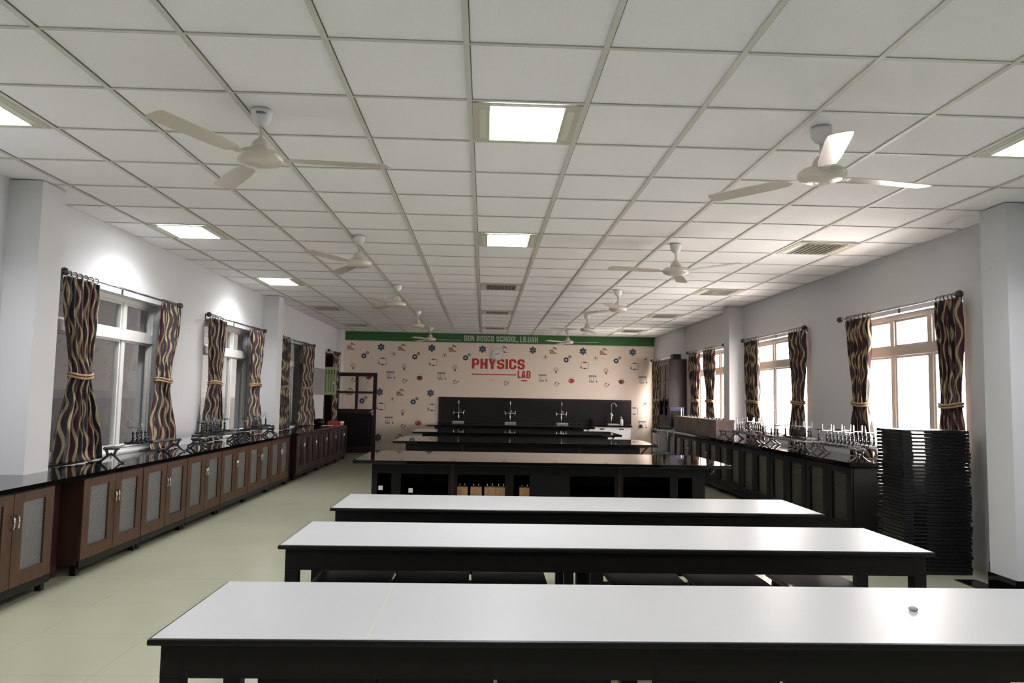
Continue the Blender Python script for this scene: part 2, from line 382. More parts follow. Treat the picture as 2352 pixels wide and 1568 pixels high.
def atom(I, x, z):
    for k in range(6):
        a = k*PI/3 + PI/6; I.disc(x+0.062*math.cos(a), z+0.062*math.sin(a), 0.026, M_navy); I.disc(x+0.066*math.cos(a), z+0.066*math.sin(a), 0.012, M_steelblue)
    for k in range(3): I.ring(x, z, 0.075, 0.012, M_navy, 20, 0, 2*PI, 1, 0.42, k*PI/3+PI/6)
    I.disc(x, z, 0.040, M_navy); I.ring(x, z, 0.024, 0.010, M_steelblue); I.disc(x, z, 0.010, M_paper)
def ramp(I, x, z, fill=M_orange):
    I.pol([(x-0.085, z-0.075), (x+0.10, z-0.075), (x-0.085, z+0.03)], M_brown)
    I.pol([(x-0.077, z-0.067), (x+0.065, z-0.067), (x-0.077, z+0.014)], fill)
    I.ring(x-0.01, z+0.018, 0.024, 0.009, M_navy); I.line(x, z+0.085, x+0.085, z+0.035, 0.022, M_brown); I.line(x-0.02, z+0.06, x+0.03, z+0.05, 0.008, M_brown)
def gears(I, x, z):
    for k in range(8):
        a = k*PI/4; I.disc(x+0.052*math.cos(a), z+0.052*math.sin(a), 0.016, M_navy, 8)
    I.ring(x, z, 0.038, 0.032, M_navy); I.disc(x, z, 0.020, M_white)
    I.ring(x+0.085, z+0.075, 0.026, 0.018, M_brown); I.disc(x+0.085, z+0.075, 0.010, M_carton)
def spark(I, x, z):
    I.disc(x, z, 0.020, M_brown, 10)
    for k in range(8):
        a = k*PI/4; I.line(x+0.035*math.cos(a), z+0.035*math.sin(a), x+0.062*math.cos(a), z+0.062*math.sin(a), 0.007, M_brown)
    I.line(x, z+0.02, x+0.03, z+0.03, 0.007, M_brown)
def circuit(I, x, z):
    w = 0.007
    I.line(x-0.085, z+0.07, x+0.085, z+0.07, w, M_navy); I.line(x-0.085, z-0.075, x+0.085, z-0.075, w, M_navy)
    I.line(x-0.085, z-0.075, x-0.085, z-0.02, w, M_navy); I.line(x-0.10, z+0.03, x-0.082, z-0.01, w, M_navy); I.line(x+0.085, z-0.075, x+0.085, z-0.01, w, M_navy); I.line(x+0.085, z+0.01, x+0.085, z+0.07, w, M_navy)
    I.line(x+0.07, z+0.0, x+0.10, z+0.0, w, M_navy)
    I.pol([(x-0.035, z+0.058), (x+0.04, z+0.058), (x+0.04, z+0.084), (x-0.035, z+0.084)], M_brown); I.pol([(x-0.03, z-0.088), (x+0.03, z-0.088), (x+0.03, z-0.062), (x-0.03, z-0.062)], M_navy)
    I.disc(x-0.085, z-0.045, 0.020, M_navy, 10)
def bulb(I, x, z):
    I.ring(x, z+0.01, 0.040, 0.009, M_brown); I.pol([(x-0.018, z-0.075), (x+0.018, z-0.075), (x+0.018, z-0.035), (x-0.018, z-0.035)], M_brown); I.line(x, z-0.035, x, z+0.005, 0.010, M_brown); I.disc(x, z+0.008, 0.014, M_orange, 8)
    for k in range(7):
        a = -0.3 + k*(PI+0.6)/6; I.line(x+0.055*math.cos(a), z+0.01+0.055*math.sin(a), x+0.075*math.cos(a), z+0.01+0.075*math.sin(a), 0.006, M_brown)
def cradle(I, x, z):
    I.pol([(x-0.10, z+0.065), (x+0.085, z+0.065), (x+0.085, z+0.090), (x-0.10, z+0.090)], M_navy); I.pol([(x-0.08, z+0.070), (x+0.075, z+0.070), (x+0.075, z+0.085), (x-0.08, z+0.085)], M_steelblue)
    for k in range(3):
        u = x-0.065+0.037*k; I.line(u, z+0.065, u, z-0.045, 0.006, M_navy); I.ring(u, z-0.06, 0.015, 0.009, M_navy, 10)
    I.line(x+0.055, z+0.065, x+0.085, z-0.035, 0.006, M_navy); I.disc(x+0.090, z-0.055, 0.018, M_brown, 10); I.line(x-0.085, z+0.065, x-0.085, z-0.05, 0.005, M_navy)
def magnet(I, x, z):
    I.ring(x, z, 0.038, 0.022, M_brown, 12, PI*0.75, PI*2.0); I.ring(x, z, 0.038, 0.010, M_paper, 12, PI*0.8, PI*1.95)
    for a in (PI*0.75, PI*2.0):
        I.line(x+0.038*math.cos(a), z+0.038*math.sin(a), x+0.038*math.cos(a)+0.035, z+0.038*math.sin(a)+0.030, 0.020, M_brown)
    I.line(x+0.05, z+0.045, x+0.058, z+0.06, 0.006, M_brown)
def apple(I, x, z):
    I.disc(x-0.018, z-0.01, 0.050, M_brown); I.disc(x+0.022, z-0.01, 0.050, M_apple); I.disc(x, z-0.03, 0.042, M_apple); I.ring(x-0.04, z+0.0, 0.026, 0.008, M_brown); I.disc(x-0.04, z, 0.016, M_paper, 10)
    for k in range(3): I.line(x-0.04+0.045*k, z+0.055, x-0.04+0.045*k, z+0.088, 0.007, M_brown)
I = Ico(YW-0.0006)
sets = [(atom, 0, 0), (ramp, 0.49, 0.0), (gears, 0.80, -0.215), (spark, 0.305, -0.16), (circuit, 0.045, -0.335), (bulb, 0.56, -0.46), (cradle, 0.245, -0.665), (apple, 0.93, -0.70), (magnet, 0.57, -0.80)]
for iy in range(0, 3):
    for ix in range(-1, 6):
        ax, az = -2.476+1.2*ix-0.006*iy, HC+1.13-1.063*iy
        for fn, dx, dz in sets:
            x, z = ax+dx, az+dz
            if not (-3.23 < x < 3.95 and HC-1.12 < z): continue
            if -1.15 < x < 3.55 and HC-1.3 < z < HC+0.03+0.04: continue
            if iy == 0 and -0.45 < x < 1.18 and z < HC+1.02 and z > HC+0.36: continue
            if iy == 0 and fn is gears and -0.1 < x < 0.5: continue
            fn(I, x, z)
# half-hidden marks around the big title
I.line(0.86, HC+0.40, 1.0, HC+0.40, 0.03, M_apple); I.line(0.1, HC+0.40, 0.22, HC+0.40, 0.008, M_brown)
I.b.build('printed_icons', wall_back)
GW, GB, GH, GC = 3.5, 2.6, 14.0, 2.3
def glyph(ch):
    w, b, H, c = GW, GB, GH, GC
    W_ = 10.0
    def rc(x0, y0, x1, y1): return [(x0, y0), (x1, y0), (x1, y1), (x0, y1)]
    def tl(x, y): return [(x, y-c), (x+c, y), (x+c, y-c)]
    def tr(x, y): return [(x, y-c), (x-c, y-c), (x-c, y)]
    def bl(x, y): return [(x, y+c), (x+c, y+c), (x+c, y)]
    def br(x, y): return [(x, y+c), (x-c, y), (x-c, y+c)]
    if ch == 'D': return W_, [rc(0, 0, w, H), rc(w, H-b, W_-c, H), rc(w, 0, W_-c, b), rc(W_-w, c, W_, H-c), tr(W_, H), br(W_, 0)]
    if ch == 'O': return W_, [rc(0, c, w, H-c), rc(c, H-b, W_-c, H), rc(c, 0, W_-c, b), rc(W_-w, c, W_, H-c), tr(W_, H), br(W_, 0), tl(0, H), bl(0, 0)]
    if ch == 'C': return W_, [rc(0, c, w, H-c), rc(c, H-b, W_-c, H), rc(c, 0, W_-c, b), rc(W_-w, c, W_, 5.3), rc(W_-w, 8.9, W_, H-c), tr(W_, H), br(W_, 0), tl(0, H), bl(0, 0)]
    if ch == 'N': return W_, [rc(0, 0, 3.0, H), rc(W_-3.0, 0, W_, H), [(0, H), (3.4, H), (W_, 0), (W_-3.4, 0)]]
    if ch == 'B': return W_, [rc(0, 0, w, H), rc(w, H-b, W_-c, H), rc(w, 0, W_-c, b), rc(w, 5.9, W_-c, 8.3), rc(W_-w, c, W_, 5.9), rc(W_-w, 8.3, W_, H-c), tr(W_, H), br(W_, 0), [(W_-c, 5.9), (W_, 5.9), (W_-0.9, 7.1), (W_, 8.3), (W_-c, 8.3)]]
    if ch == 'P': return W_, [rc(0, 0, w, H), rc(w, H-b, W_-c, H), rc(w, 5.0, W_-c, 7.4), rc(W_-w, 6.5, W_, H-c), tr(W_, H), [(W_, 6.5), (W_-c, 5.0), (W_-c, 6.5)]]
    if ch == 'S': return W_, [rc(c, H-b, W_-c, H), rc(0, 7.4, w, H-c), rc(W_-w, 9.6, W_, H-c), [(c, 6.2), (W_-w, 5.2), (W_, 6.4), (W_-c, 7.9), (w, 8.9), (0, 7.4)], rc(W_-w, c, W_, 6.4), rc(0, c, w, 4.5), rc(c, 0, W_-c, b), tl(0, H), tr(W_, H), bl(0, 0), br(W_, 0)]
    if ch == 'H': return W_, [rc(0, 0, w, H), rc(W_-w, 0, W_, H), rc(w, 5.6, W_-w, 8.4)]
    if ch == 'L': return 7.8, [rc(0, 0, w, H), rc(w, 0, 7.8, b)]
    if ch == 'I': return w, [rc(0, 0, w, H)]
    if ch == 'U': return W_, [rc(0, c, w, H), rc(W_-w, c, W_, H), rc(c, 0, W_-c, b), bl(0, 0), br(W_, 0)]
    if ch == 'A': return W_, [[(0, 0), (3.0, H), (5, H), (5, 10.8), (3.5, 0)], [(W_, 0), (W_-3.5, 0), (5, 10.8), (5, H), (W_-3.0, H)], rc(3.4, 2.5, 6.6, 5.0)]
    if ch == 'Y': return W_, [[(0, H), (3.7, H), (5, 9.3), (6.3, H), (W_, H), (6.8, 5.8), (6.8, 0), (3.2, 0), (3.2, 5.8)]]
    if ch == 'R': return W_, glyph('P')[1] + [[(w, 5.0), (W_-2.6, 5.6), (W_, 0), (W_-3.6, 0)]]
    if ch == 'E': return 8.2, [rc(0, 0, w, H), rc(w, 0, 8.2, b), rc(w, H-b, 8.2, H), rc(w, 5.7, 7.6, 8.3)]
    if ch == 'T': return 8.6, [rc(2.6, 0, 6.0, H), rc(0, H-b, 8.6, H)]
    if ch == ',': return 2.8, [rc(0, 0, 2.8, 2.8), [(0.6, 0), (2.8, 0), (1.4, -2.2), (0.3, -2.2)]]
    return 4.0, []
def text(name, body, x, z, width, height, m, y, parent):
    adv = [glyph(ch)[0] for ch in body]; tot = sum(adv) + 1.5*(len(body)-1); k = width/tot; kz = height/GH; b = MB(); cx = 0; n = 0
    for ch, a_ in zip(body, adv):
        for pl in glyph(ch)[1]:
            n += 1; b.poly([(x+(cx+px)*k, y-0.00001*(n % 12), z+pz*kz) for px, pz in pl], m)
        cx += a_ + 1.5
    return b.build(name, parent)
text('banner_lettering', 'DON BOSCO SCHOOL, LILUAH', -0.52, HC+1.315, 1.76, 0.135, M_btext, YW-0.0055, wall_back)
text('title_lettering', 'PHYSICS', -0.32, HC+0.665, 1.255, 0.24, M_red, YW-0.003, wall_back)
text('title_lettering', 'LAB', 0.77, HC+0.46, 0.31, 0.175, M_red, YW-0.003, wall_back)
MB().box(-0.315, 0.735, YW-0.003, YW-0.0025, HC+0.52, HC+0.545, M_red).build('title_underline', wall_back)

# wall clock
ck = thing('wall_clock', (0.285, YW-0.02, HC+1.02), 'round white wall clock above the red lettering on the back wall', 'clock')
b = MB(); seg = 40
def discy(b, r, y, m, z=0, x=0, n=40): b.poly([(x+r*math.cos(2*PI*j/n), y, z+r*math.sin(2*PI*j/n)) for j in range(n)], m)
b.tube([(0, 0.016, 0), (0, -0.012, 0)], 0.155, M_cream, 40); b.build('case', ck)
b = MB(); discy(b, 0.138, -0.013, M_white)
for k in range(12):
    a = k*PI/6; discy(b, 0.010, -0.0138, M_navy, 0.115*math.sin(a), 0.115*math.cos(a), 8)
b.build('dial', ck)
def hand(L, a, w):
    d = Vector((math.cos(a), 0, math.sin(a))); n = Vector((-d.z, 0, d.x))*w
    MB().poly([tuple(-d*0.02+n+Vector((0, -0.015, 0))), tuple(d*L+n*0.5+Vector((0, -0.015, 0))), tuple(d*L-n*0.5+Vector((0, -0.015, 0))), tuple(-d*0.02-n+Vector((0, -0.015, 0)))], M_navy).build('hand', ck)
hand(0.095, PI+0.15, 0.007); hand(0.06, 0.30, 0.009)

# ------------------------------------------------------------------ ceiling lamps
def fixture(lit, x, y, label, grp):
    t = thing('ceiling_light', (x, y, CEIL), label, 'light', grp)
    b = MB(); h = 0.285; X0, X1, Y0, Y1 = -0.195, 0.195, -0.25, 0.25
    zb, zt = -0.004, -0.0005
    b.box(-h, X0, -h, h, zb, zt, M_fixture).box(X1, h, -h, h, zb, zt, M_fixture).box(X0, X1, -h, Y0, zb, zt, M_fixture).box(X0, X1, Y1, h, zb, zt, M_fixture)
    b.build('housing', t)
    for s in (-1, 1): MB().box(s*0.232-0.018, s*0.232+0.018, -0.21, 0.21, -0.0065, -0.004, M_fixwing).build('side_panel', t)
    MB().box(X0+0.002, X1-0.002, Y0+0.002, Y1-0.002, -0.003, -0.0008, M_lamp if lit else M_off).build('diffuser', t)
    if lit:
        ld = bpy.data.lights.new('lamp', 'AREA'); ld.shape = 'RECTANGLE'; ld.size = 0.386; ld.size_y = 0.496; ld.energy = LAMP_W; ld.spread = R(138); ld.color = (1.0, 0.985, 1.0)
        lo = bpy.data.objects.new('lamp', ld); COL.objects.link(lo); lo.parent = t; lo.location = (0, 0, -0.0035)
    b = MB()
    for yy in (-0.235, 0.235, ): b.box(X0, X1, yy-0.004, yy+0.004, -0.010, -0.004, M_fixwing)
    if not lit:
        for k in range(1, 8): b.box(X0+k*0.0487-0.003, X0+k*0.0487+0.003, -0.231, 0.231, -0.009, -0.004, M_fixture)
    b.build('louvre', t)
def cell(c, r): return 0.6*c-0.1096+0.3, 3.027+0.6*r+0.3
rows = {1: 'nearest the camera', 6: 'in the second row', 11: 'in the third row', 16: 'in the fourth row', 21: 'last row by the banner', -4: 'overhead', -9: 'behind'}
for r in (-9, -4, 1, 6, 11, 16, 21):
    for c, nm in ((-5, 'left'), (0, 'middle'), (5, 'right')):
        lit = r in (-4, 1) or (c == -5 and r in (6, 11)) or (c == 0 and r == 6)
        x, y = cell(c, r)
        fixture(lit, x, y, '%s square ceiling light of the %s line, %s' % ('bright lit' if lit else 'dark unlit', nm, rows[r]), 'lit ceiling lights' if lit else 'unlit ceiling lights')

# ------------------------------------------------------------------ ceiling fans
def make_fan():
    t = thing('ceiling_fan', (0, 0, CEIL), 'fan', 'fan', 'ceiling fans')
    MB().lathe([(0, 0), (0.055, 0), (0.056, -0.015), (0.050, -0.05), (0.034, -0.072), (0.016, -0.085), (0, -0.085)], m=M_white).build('canopy', t)
    MB().tube([(0, 0, -0.07), (0, 0, -0.20)], 0.011, M_cream).build('downrod', t)
    MB().lathe([(0, -0.155), (0.02, -0.155), (0.032, -0.165), (0.046, -0.185), (0.05, -0.205), (0.052, -0.226), (0, -0.226)], m=M_cream).build('lower_cover', t)
    MB().lathe([(0, -0.222), (0.07, -0.224), (0.108, -0.232), (0.126, -0.248), (0.128, -0.262), (0.115, -0.282), (0.09, -0.292), (0.05, -0.298), (0, -0.30)], m=M_cream, seg=40).build('motor', t)
    for k in range(3):
        b = MB(); n = 10; a = []; c = []
        prof = [(0.10, 0.018), (0.17, 0.022), (0.20, 0.045), (0.30, 0.055), (0.45, 0.058), (0.60, 0.060), (0.665, 0.056), (0.68, 0.03)]
        vs = []
        for (xx, w) in prof:
            tw = 0.12*(1 if xx > 0.18 else 0)
            for s in (1, -1): vs.append((xx, s*w, -0.262 + s*w*tw))
        for dz in (0, -0.003):
            pass
        bm = b.bm; k0 = b.mi(M_cream)
        top = [bm.verts.new(v) for v in vs]; bot = [bm.verts.new((v[0], v[1], v[2]-0.004)) for v in vs]
        for i in range(len(prof)-1):
            q = (2*i, 2*i+1, 2*i+3, 2*i+2); bm.faces.new([top[j] for j in q]); bm.faces.new([bot[j] for j in q][::-1])
            for (p, r_) in ((2*i, 2*i+2), (2*i+1, 2*i+3)): bm.faces.new((top[p], top[r_], bot[r_], bot[p]))
        for (p, r_) in ((0, 1), (len(vs)-2, len(vs)-1)): bm.faces.new((top[p], top[r_], bot[r_], bot[p]))
        b.build('blade', t, rotz=2*PI*k/3)
    return t
fan0 = make_fan()
ordn = ['nearest', 'second', 'third', 'fourth', 'farthest']; first = True
for side, x, angs in (('left', -1.22, (5, 0, 5, -35, 2)), ('right', 1.81, (12, -50, 8, -48, -18))):
    for i in range(5):
        f = fan0 if first else dup(fan0); first = False
        f.location = (x, 3.85+3.062*i, CEIL); f.rotation_euler = (0, 0, R(angs[i]))
        f['label'] = 'cream three-blade ceiling fan, %s of the five in the %s row' % (ordn[i], side)

b = MB(); adv = 0; th0 = R(-77-30)
for ch in 'ORIENT':
    w_, pls = glyph(ch)
    for pl in pls:
        pts = []
        for px, pz in pl:
            th = th0 + (adv+px)*R(60)/64.0; z = -0.034+0.012*pz/14.0; r = 0.0560-(abs(z)-0.015)*0.17+0.0005
            pts.append((r*math.cos(th), r*math.sin(th), z))
        b.poly(pts, M_navy)
    adv += w_+1.8
b.build('canopy_lettering', fan0)

# ------------------------------------------------------------------ curtains
def smooth(t): t = max(0, min(1, t)); return t*t*(3-2*t)
def make_curtain(side, top, tie, bot, zb, label, seed, ztie=None, straight=False):
    """top, tie, bot: (y0, y1) extents; side -1 left wall, +1 right wall"""
    rnd = random.Random(seed); zt = HC+0.90; zc = HC+(0.11 if side < 0 else 0.0) if ztie is None else ztie
    xb = XL+0.085 if side < 0 else XR-0.085
    t = thing('curtain', (xb, sum(tie)/2, zt), label, 'curtain', 'patterned curtains')
    yc = sum(tie)/2; nu, nv = 110, 64; bm = bmesh.new(); uvl = bm.loops.layers.uv.new('UVMap'); H = zt-zb; nf = rnd.choice((5, 6)); ph = rnd.random()*6; g = []
    off = rnd.random()*3
    for j in range(nv+1):
        v = j/nv; z = zt-H*v; row = []
        if z > zc: s = smooth((zt-z)/(zt-zc)); s = s**1.5; y0 = top[0]*(1-s)+tie[0]*s; y1 = top[1]*(1-s)+tie[1]*s
        else: s = smooth((zc-z)/max(0.05, zc-zb)); s = s**0.8; y0 = tie[0]*(1-s)+bot[0]*s; y1 = tie[1]*(1-s)+bot[1]*s
        wid = y1-y0; amp = 0.024 + 0.008*math.sin(v*5+ph); near = math.exp(-((z-zc)/0.10)**2); amp = amp*(1-0.4*near)
        for i in range(nu+1):
            u = i/nu
            y = y0+wid*u + 0.006*math.sin(u*nf*4*PI+ph*2+v*3)*min(1, wid*3)
            xx = amp*math.sin(u*nf*2*PI+ph+0.7*math.sin(v*4+ph)) + 0.012*math.sin(u*nf*5.3*PI+v*7) + 0.03*near*math.sin(u*PI)*(-side) + 0.02*math.sin(u*PI)*(-side)
            if v > 0.93: xx += (-side)*0.05*((v-0.93)/0.07)**2*(0.5+0.5*math.sin(u*9+ph))*(1 if zb < HC-0.55 and side < 0 else 0)
            row.append(bm.verts.new((xx, y-yc, z-zt)))
        g.append(row)
    for j in range(nv):
        for i in range(nu):
            f = bm.faces.new((g[j][i], g[j][i+1], g[j+1][i+1], g[j+1][i])); f.smooth = True
            for l, (a, c) in zip(f.loops, ((i, j), (i+1, j), (i+1, j+1), (i, j+1))): l[uvl].uv = (off + a/nu*1.05, c/nv*H)
    me = bpy.data.meshes.new('cloth'); bm.to_mesh(me); bm.free(); me.materials.append(M_cur)
    o = bpy.data.objects.new('cloth', me); COL.objects.link(o); o.parent = t
    md = o.modifiers.new('thick', 'SOLIDIFY'); md.thickness = 0.003
    b = MB(); w = (tie[1]-tie[0])/2+0.012
    for dz in (-0.012, 0.012):
        pts = [(-side*0.012+0.062*math.sin(a), w*math.cos(a), zc-zt+dz+0.010*math.sin(a*2+seed)) for a in [2*PI*k/28 for k in range(29)]]
        b.tube(pts, 0.010, M_tie, 8, cap=False)
    b.build('tie_back', t)
    if not straight:
        for k in range(6):
            yy = top[0]-yc+(top[1]-top[0])*(k+0.5)/6
            b = MB(); b.tube([(0.023*math.cos(a), yy+0.004*math.sin(k*3), 0.028+0.023*math.sin(a)) for a in [2*PI*q/16 for q in range(17)]], 0.0035, M_iron, 6, cap=False); b.build('ring', t)
    return t
def rod(side, y0, y1, label):
    xb = XL+0.085 if side < 0 else XR-0.085; z = HC+0.935
    t = thing('curtain_rod', (xb, y0, z), label, 'curtain rod', 'curtain rods'); L = y1-y0
    MB().tube([(0, 0, 0), (0, L, 0)], 0.011, M_chrome if side < 0 else M_steel).build('pole', t)
    for yy, s in ((0, -1), (L, 1)):
        MB().tube([(0, yy, 0), (0, yy+s*0.02, 0), (0, yy+s*0.03, 0), (0, yy+s*0.06, 0), (0, yy+s*0.085, 0)], [0.016, 0.018, 0.030, 0.032, 0.012], M_iron, 14).build('finial', t)
    for yy in (0.06, L/2, L-0.06):
        a, c = sorted((0, (XL if side < 0 else XR)-xb)); MB().box(a, c, yy-0.006, yy+0.006, -0.008, -0.018+0.012, M_chrome if side < 0 else M_iron).box(*( (c-0.004, c) if side > 0 else (a, a+0.004)), yy-0.015, yy+0.015, -0.04, 0.02, M_iron).build('bracket', t)
ZC = HC-0.605   # left worktop height
ZR = HC-0.555   # right worktop height
L_ = 'maroon and gold wavy curtain, %s'
make_curtain(-1, (5.93, 6.42), (6.08, 6.35), (5.92, 6.62), ZC+0.012, L_ % 'near side of the first window on the left wall', 1)
make_curtain(-1, (7.68, 8.07), (7.64, 7.93), (7.52, 8.20), ZC+0.012, L_ % 'far side of the first window on the left wall', 2)
make_curtain(-1, (9.03, 9.55), (9.10, 9.44), (8.95, 9.55), ZC+0.012, L_ % 'near side of the second window on the left wall', 3)
make_curtain(-1, (10.62, 11.12), (10.66, 11.05), (10.52, 11.2), ZC+0.012, L_ % 'far side of the second window on the left wall', 4)
make_curtain(-1, (12.25, 12.68), (12.25, 12.6), (12.1, 12.75), ZC+0.012, L_ % 'near side of the third left window, behind the pillar', 5)
make_curtain(-1, (13.6, 14.45), (13.6, 14.4), (13.4, 14.75), ZC+0.012, L_ % 'far side of the third window on the left wall', 6)
make_curtain(-1, (16.35, 16.82), (16.4, 16.78), (16.4, 16.85), HC-0.75, L_ % 'in the open doorway beyond the left windows', 7)
make_curtain(1, (5.96, 6.28), (5.98, 6.22), (5.95, 6.28), HC-0.45, L_ % 'behind the black stack at the first window on the right', 8)
make_curtain(1, (7.38, 7.90), (7.46, 7.74), (7.36, 7.80), ZR+0.008, L_ % 'far side of the first window on the right wall', 9)
make_curtain(1, (8.95, 9.42), (9.0, 9.30), (8.98, 9.42), ZR+0.008, L_ % 'near side of the second window on the right wall', 10)
make_curtain(1, (10.52, 11.03), (10.5, 10.95), (10.3, 10.95), ZR+0.008, L_ % 'far side of the second window on the right wall', 11)
make_curtain(1, (12.60, 13.15), (12.62, 12.96), (12.6, 12.96), ZR+0.008, L_ % 'hanging mid-way across the third window on the right wall', 12)
make_curtain(1, (13.50, 14.10), (13.52, 13.95), (13.5, 13.95), ZR+0.008, L_ % 'far side of the third window on the right wall', 13)
make_curtain(1, (16.45, 17.30), (16.5, 17.15), (16.3, 17.2), HC-0.75, L_ % 'at the last right window beside the wallpapered wall', 14)
for s, y0, y1, lb in ((-1, 5.96, 8.08, 'first left window'), (-1, 9.03, 11.2, 'second left window'), (-1, 12.25, 14.45, 'third left window'), (-1, 15.9, 16.98, 'doorway in the left wall'),
                      (1, 6.02, 8.0, 'first right window'), (1, 9.02, 11.1, 'second right window'), (1, 12.1, 14.2, 'third right window'), (1, 15.3, 17.3, 'fourth right window')):
    rod(s, y0, y1, 'metal curtain rod with dark ball ends over the ' + lb)

# ------------------------------------------------------------------ left worktop and cabinets
def cabinet(x_front, sgn, y0, y1, depth, ztop, label, grp, mw, mw2, mg, handles=True):
    """front faces the room; sgn=+1 front faces +x (left wall), -1 faces -x (right wall)"""
    t = thing('cabinet', (x_front, (y0+y1)/2, 0), label, 'cabinet', grp)
    w = (y1-y0)/2; zb = 0.075
    def bx(b, xa, xc, ya, yc, za, zc, m, bev=0): a, c = sorted((sgn*xa, sgn*xc)); return b.box(a, c, ya, yc, za, zc, m, bev)
    b = MB()
    bx(b, -depth, -0.022, -w, -w+0.018, zb, ztop, mw2); bx(b, -depth, -0.022, w-0.018, w, zb, ztop, mw2)
    bx(b, -depth, -0.022, -w+0.018, w-0.018, zb, zb+0.018, mw2); bx(b, -depth, -depth+0.01, -w+0.018, w-0.018, zb+0.018, ztop, mw2); bx(b, -depth, -0.022, -w+0.018, w-0.018, ztop-0.018, ztop, mw2)
    bx(b, -0.02, -0.004, -w, w, zb-0.02, zb+0.028, M_black)
    b.build('carcass', t)
    for yy in (-w+0.03, w-0.03):
        for q in (0.03, depth-0.06):
            b = MB(); bx(b, -q-0.04, -q, yy-0.02, yy+0.02, 0, zb, M_black); b.build('foot', t)
    for k, (a, c) in enumerate(((-w+0.006, -0.003), (0.003, w-0.006))):
        b = MB(); z0, z1 = zb+0.032, ztop-0.012; f = 0.095
        bx(b, -0.02, 0, a, a+f, z0, z1, mw, 0.002); bx(b, -0.02, 0, c-f, c, z0, z1, mw, 0.002)
        bx(b, -0.02, 0, a+f, c-f, z1-0.06, z1, mw); bx(b, -0.02, 0, a+f, c-f, z0, z0+0.09, mw)
        d = b.build('door', t)
        b = MB(); bx(b, -0.017, -0.012, a+f-0.004, c-f+0.004, z0+0.086, z1-0.056, mg); b.build('ribbed_pane', d)
        if handles:
            b = MB(); yy = c-0.02 if k == 0 else a+0.02; zz = z0+0.36 if k else z0+0.36
            b.tube([(sgn*0.0, yy, zz), (sgn*0.022, yy, zz+0.008), (sgn*0.024, yy, zz+0.04), (sgn*0.022, yy, zz+0.072), (sgn*0.0, yy, zz+0.08)], 0.005, M_chrome, 8); b.build('handle', d)
    return t
XF = -2.87; ZT = ZC-0.03
def ln(i): return ['first', 'second', 'third', 'fourth', 'fifth', 'sixth', 'seventh'][i]
ya = 5.10
for i in range(3):
    cabinet(XF, 1, ya-0.86, ya, 0.50, ZT-0.002, 'brown wooden cabinet with two ribbed glass doors, %s before the near left pillar' % ['last', 'second last', 'third last'][i], 'brown glass-door cabinets', M_wood, M_wood2, M_rib)
    ya -= 0.86
for i in range(6):
    cabinet(XF, 1, 5.45+0.93*i+0.002, 5.45+0.93*(i+1)-0.002, 0.34, ZT-0.002, 'brown wooden cabinet with two ribbed glass doors, %s beyond the near left pillar' % ln(i), 'brown glass-door cabinets', M_wood, M_wood2, M_rib)
for i in range(5):
    cabinet(XF, 1, 11.46+0.82*i+0.002, 11.46+0.82*(i+1)-0.002, 0.325, ZT-0.002, 'dim maroon cabinet with ribbed glass doors, %s beyond the far left pillar' % ln(i), 'far maroon cabinets', M_maroon, M_maroon, M_ribd)
b = MB()
b.box(XL+0.001, -2.84, 2.50, 5.309, ZT, ZC, M_granite).box(-3.214, -2.84, 5.309, 5.601, ZT, ZC, M_granite).box(XL+0.001, -2.84, 5.601, 11.379, ZT, ZC, M_granite).box(-3.204, -2.84, 11.379, 11.661, ZT, ZC, M_granite).box(XL+0.001, -2.84, 11.661, 15.60, ZT, ZC, M_granite)
tag(b.build('worktop'), 'long polished black stone worktop along the left wall under the windows', 'worktop')
b = MB(); b.box(-3.19, -3.02, 5.115, 5.435, 0, ZT-0.003, M_maroon); tag(b.build('filler_panel'), 'dark recessed panel between cabinets at the near left pillar', 'panel')
b = MB(); b.box(-3.19, -2.93, 11.06, 11.34, 0, ZT-0.003, M_black); tag(b.build('filler_panel'), 'black recessed panel between cabinets at the far left pillar', 'panel')
# things at the far end of the left worktop
b = MB(); b.lathe([(0, 0), (0.09, 0), (0.11, 0.03), (0.10, 0.09), (0.06, 0.12), (0, 0.125)], m=M_black, seg=20); o = b.build('bag', loc=(-3.22, 14.55, ZC)); tag(o, 'small dark rounded bag on the far left worktop', 'bag')
b = MB(); b.box(-0.10, 0.10, -0.14, 0.14, 0, 0.004, M_paper); o = b.build('paper_sheet', loc=(-3.0, 14.25, ZC+0.0005), rotz=0.1); tag(o, 'pale pink paper sheet lying on the far left worktop', 'paper')
t = thing('book', (-3.05, 15.3, ZC+0.001), 'dark red closed book at the far end of left worktop', 'book')
MB().box(-0.13, 0.13, -0.18, 0.18, 0, 0.05, M_apple, 0.003).build('cover', t); MB().box(-0.12, 0.135, -0.17, 0.17, 0.008, 0.042, M_white).build('pages', t)
# boards at the doorway
b = MB(); b.box(XL+0.001, XL+0.012, 14.75, 15.86, HC-0.02, HC+0.53, M_greyb); tag(b.build('notice_board'), 'plain grey notice board on the left wall before the doorway', 'board')
t = thing('electrical_panel', (XL, 15.93, HC-0.02), 'pale green switch panel with four dark vertical slots at the doorway', 'panel')
MB().box(0.0, 0.25, -0.05, 0.0, 0, 0.60, M_pgreen, 0.004).build('box', t)
b = MB()
for k in range(4): b.box(0.03+0.058*k, 0.052+0.058*k, -0.053, -0.05, 0.44, 0.54, M_dgreen).box(0.03+0.058*k, 0.040+0.058*k, -0.053, -0.05, 0.06, 0.44, M_dgreen)
b.build('slots', t); MB().box(0.20, 0.225, -0.060, -0.05, 0.24, 0.28, M_white).build('latch', t)

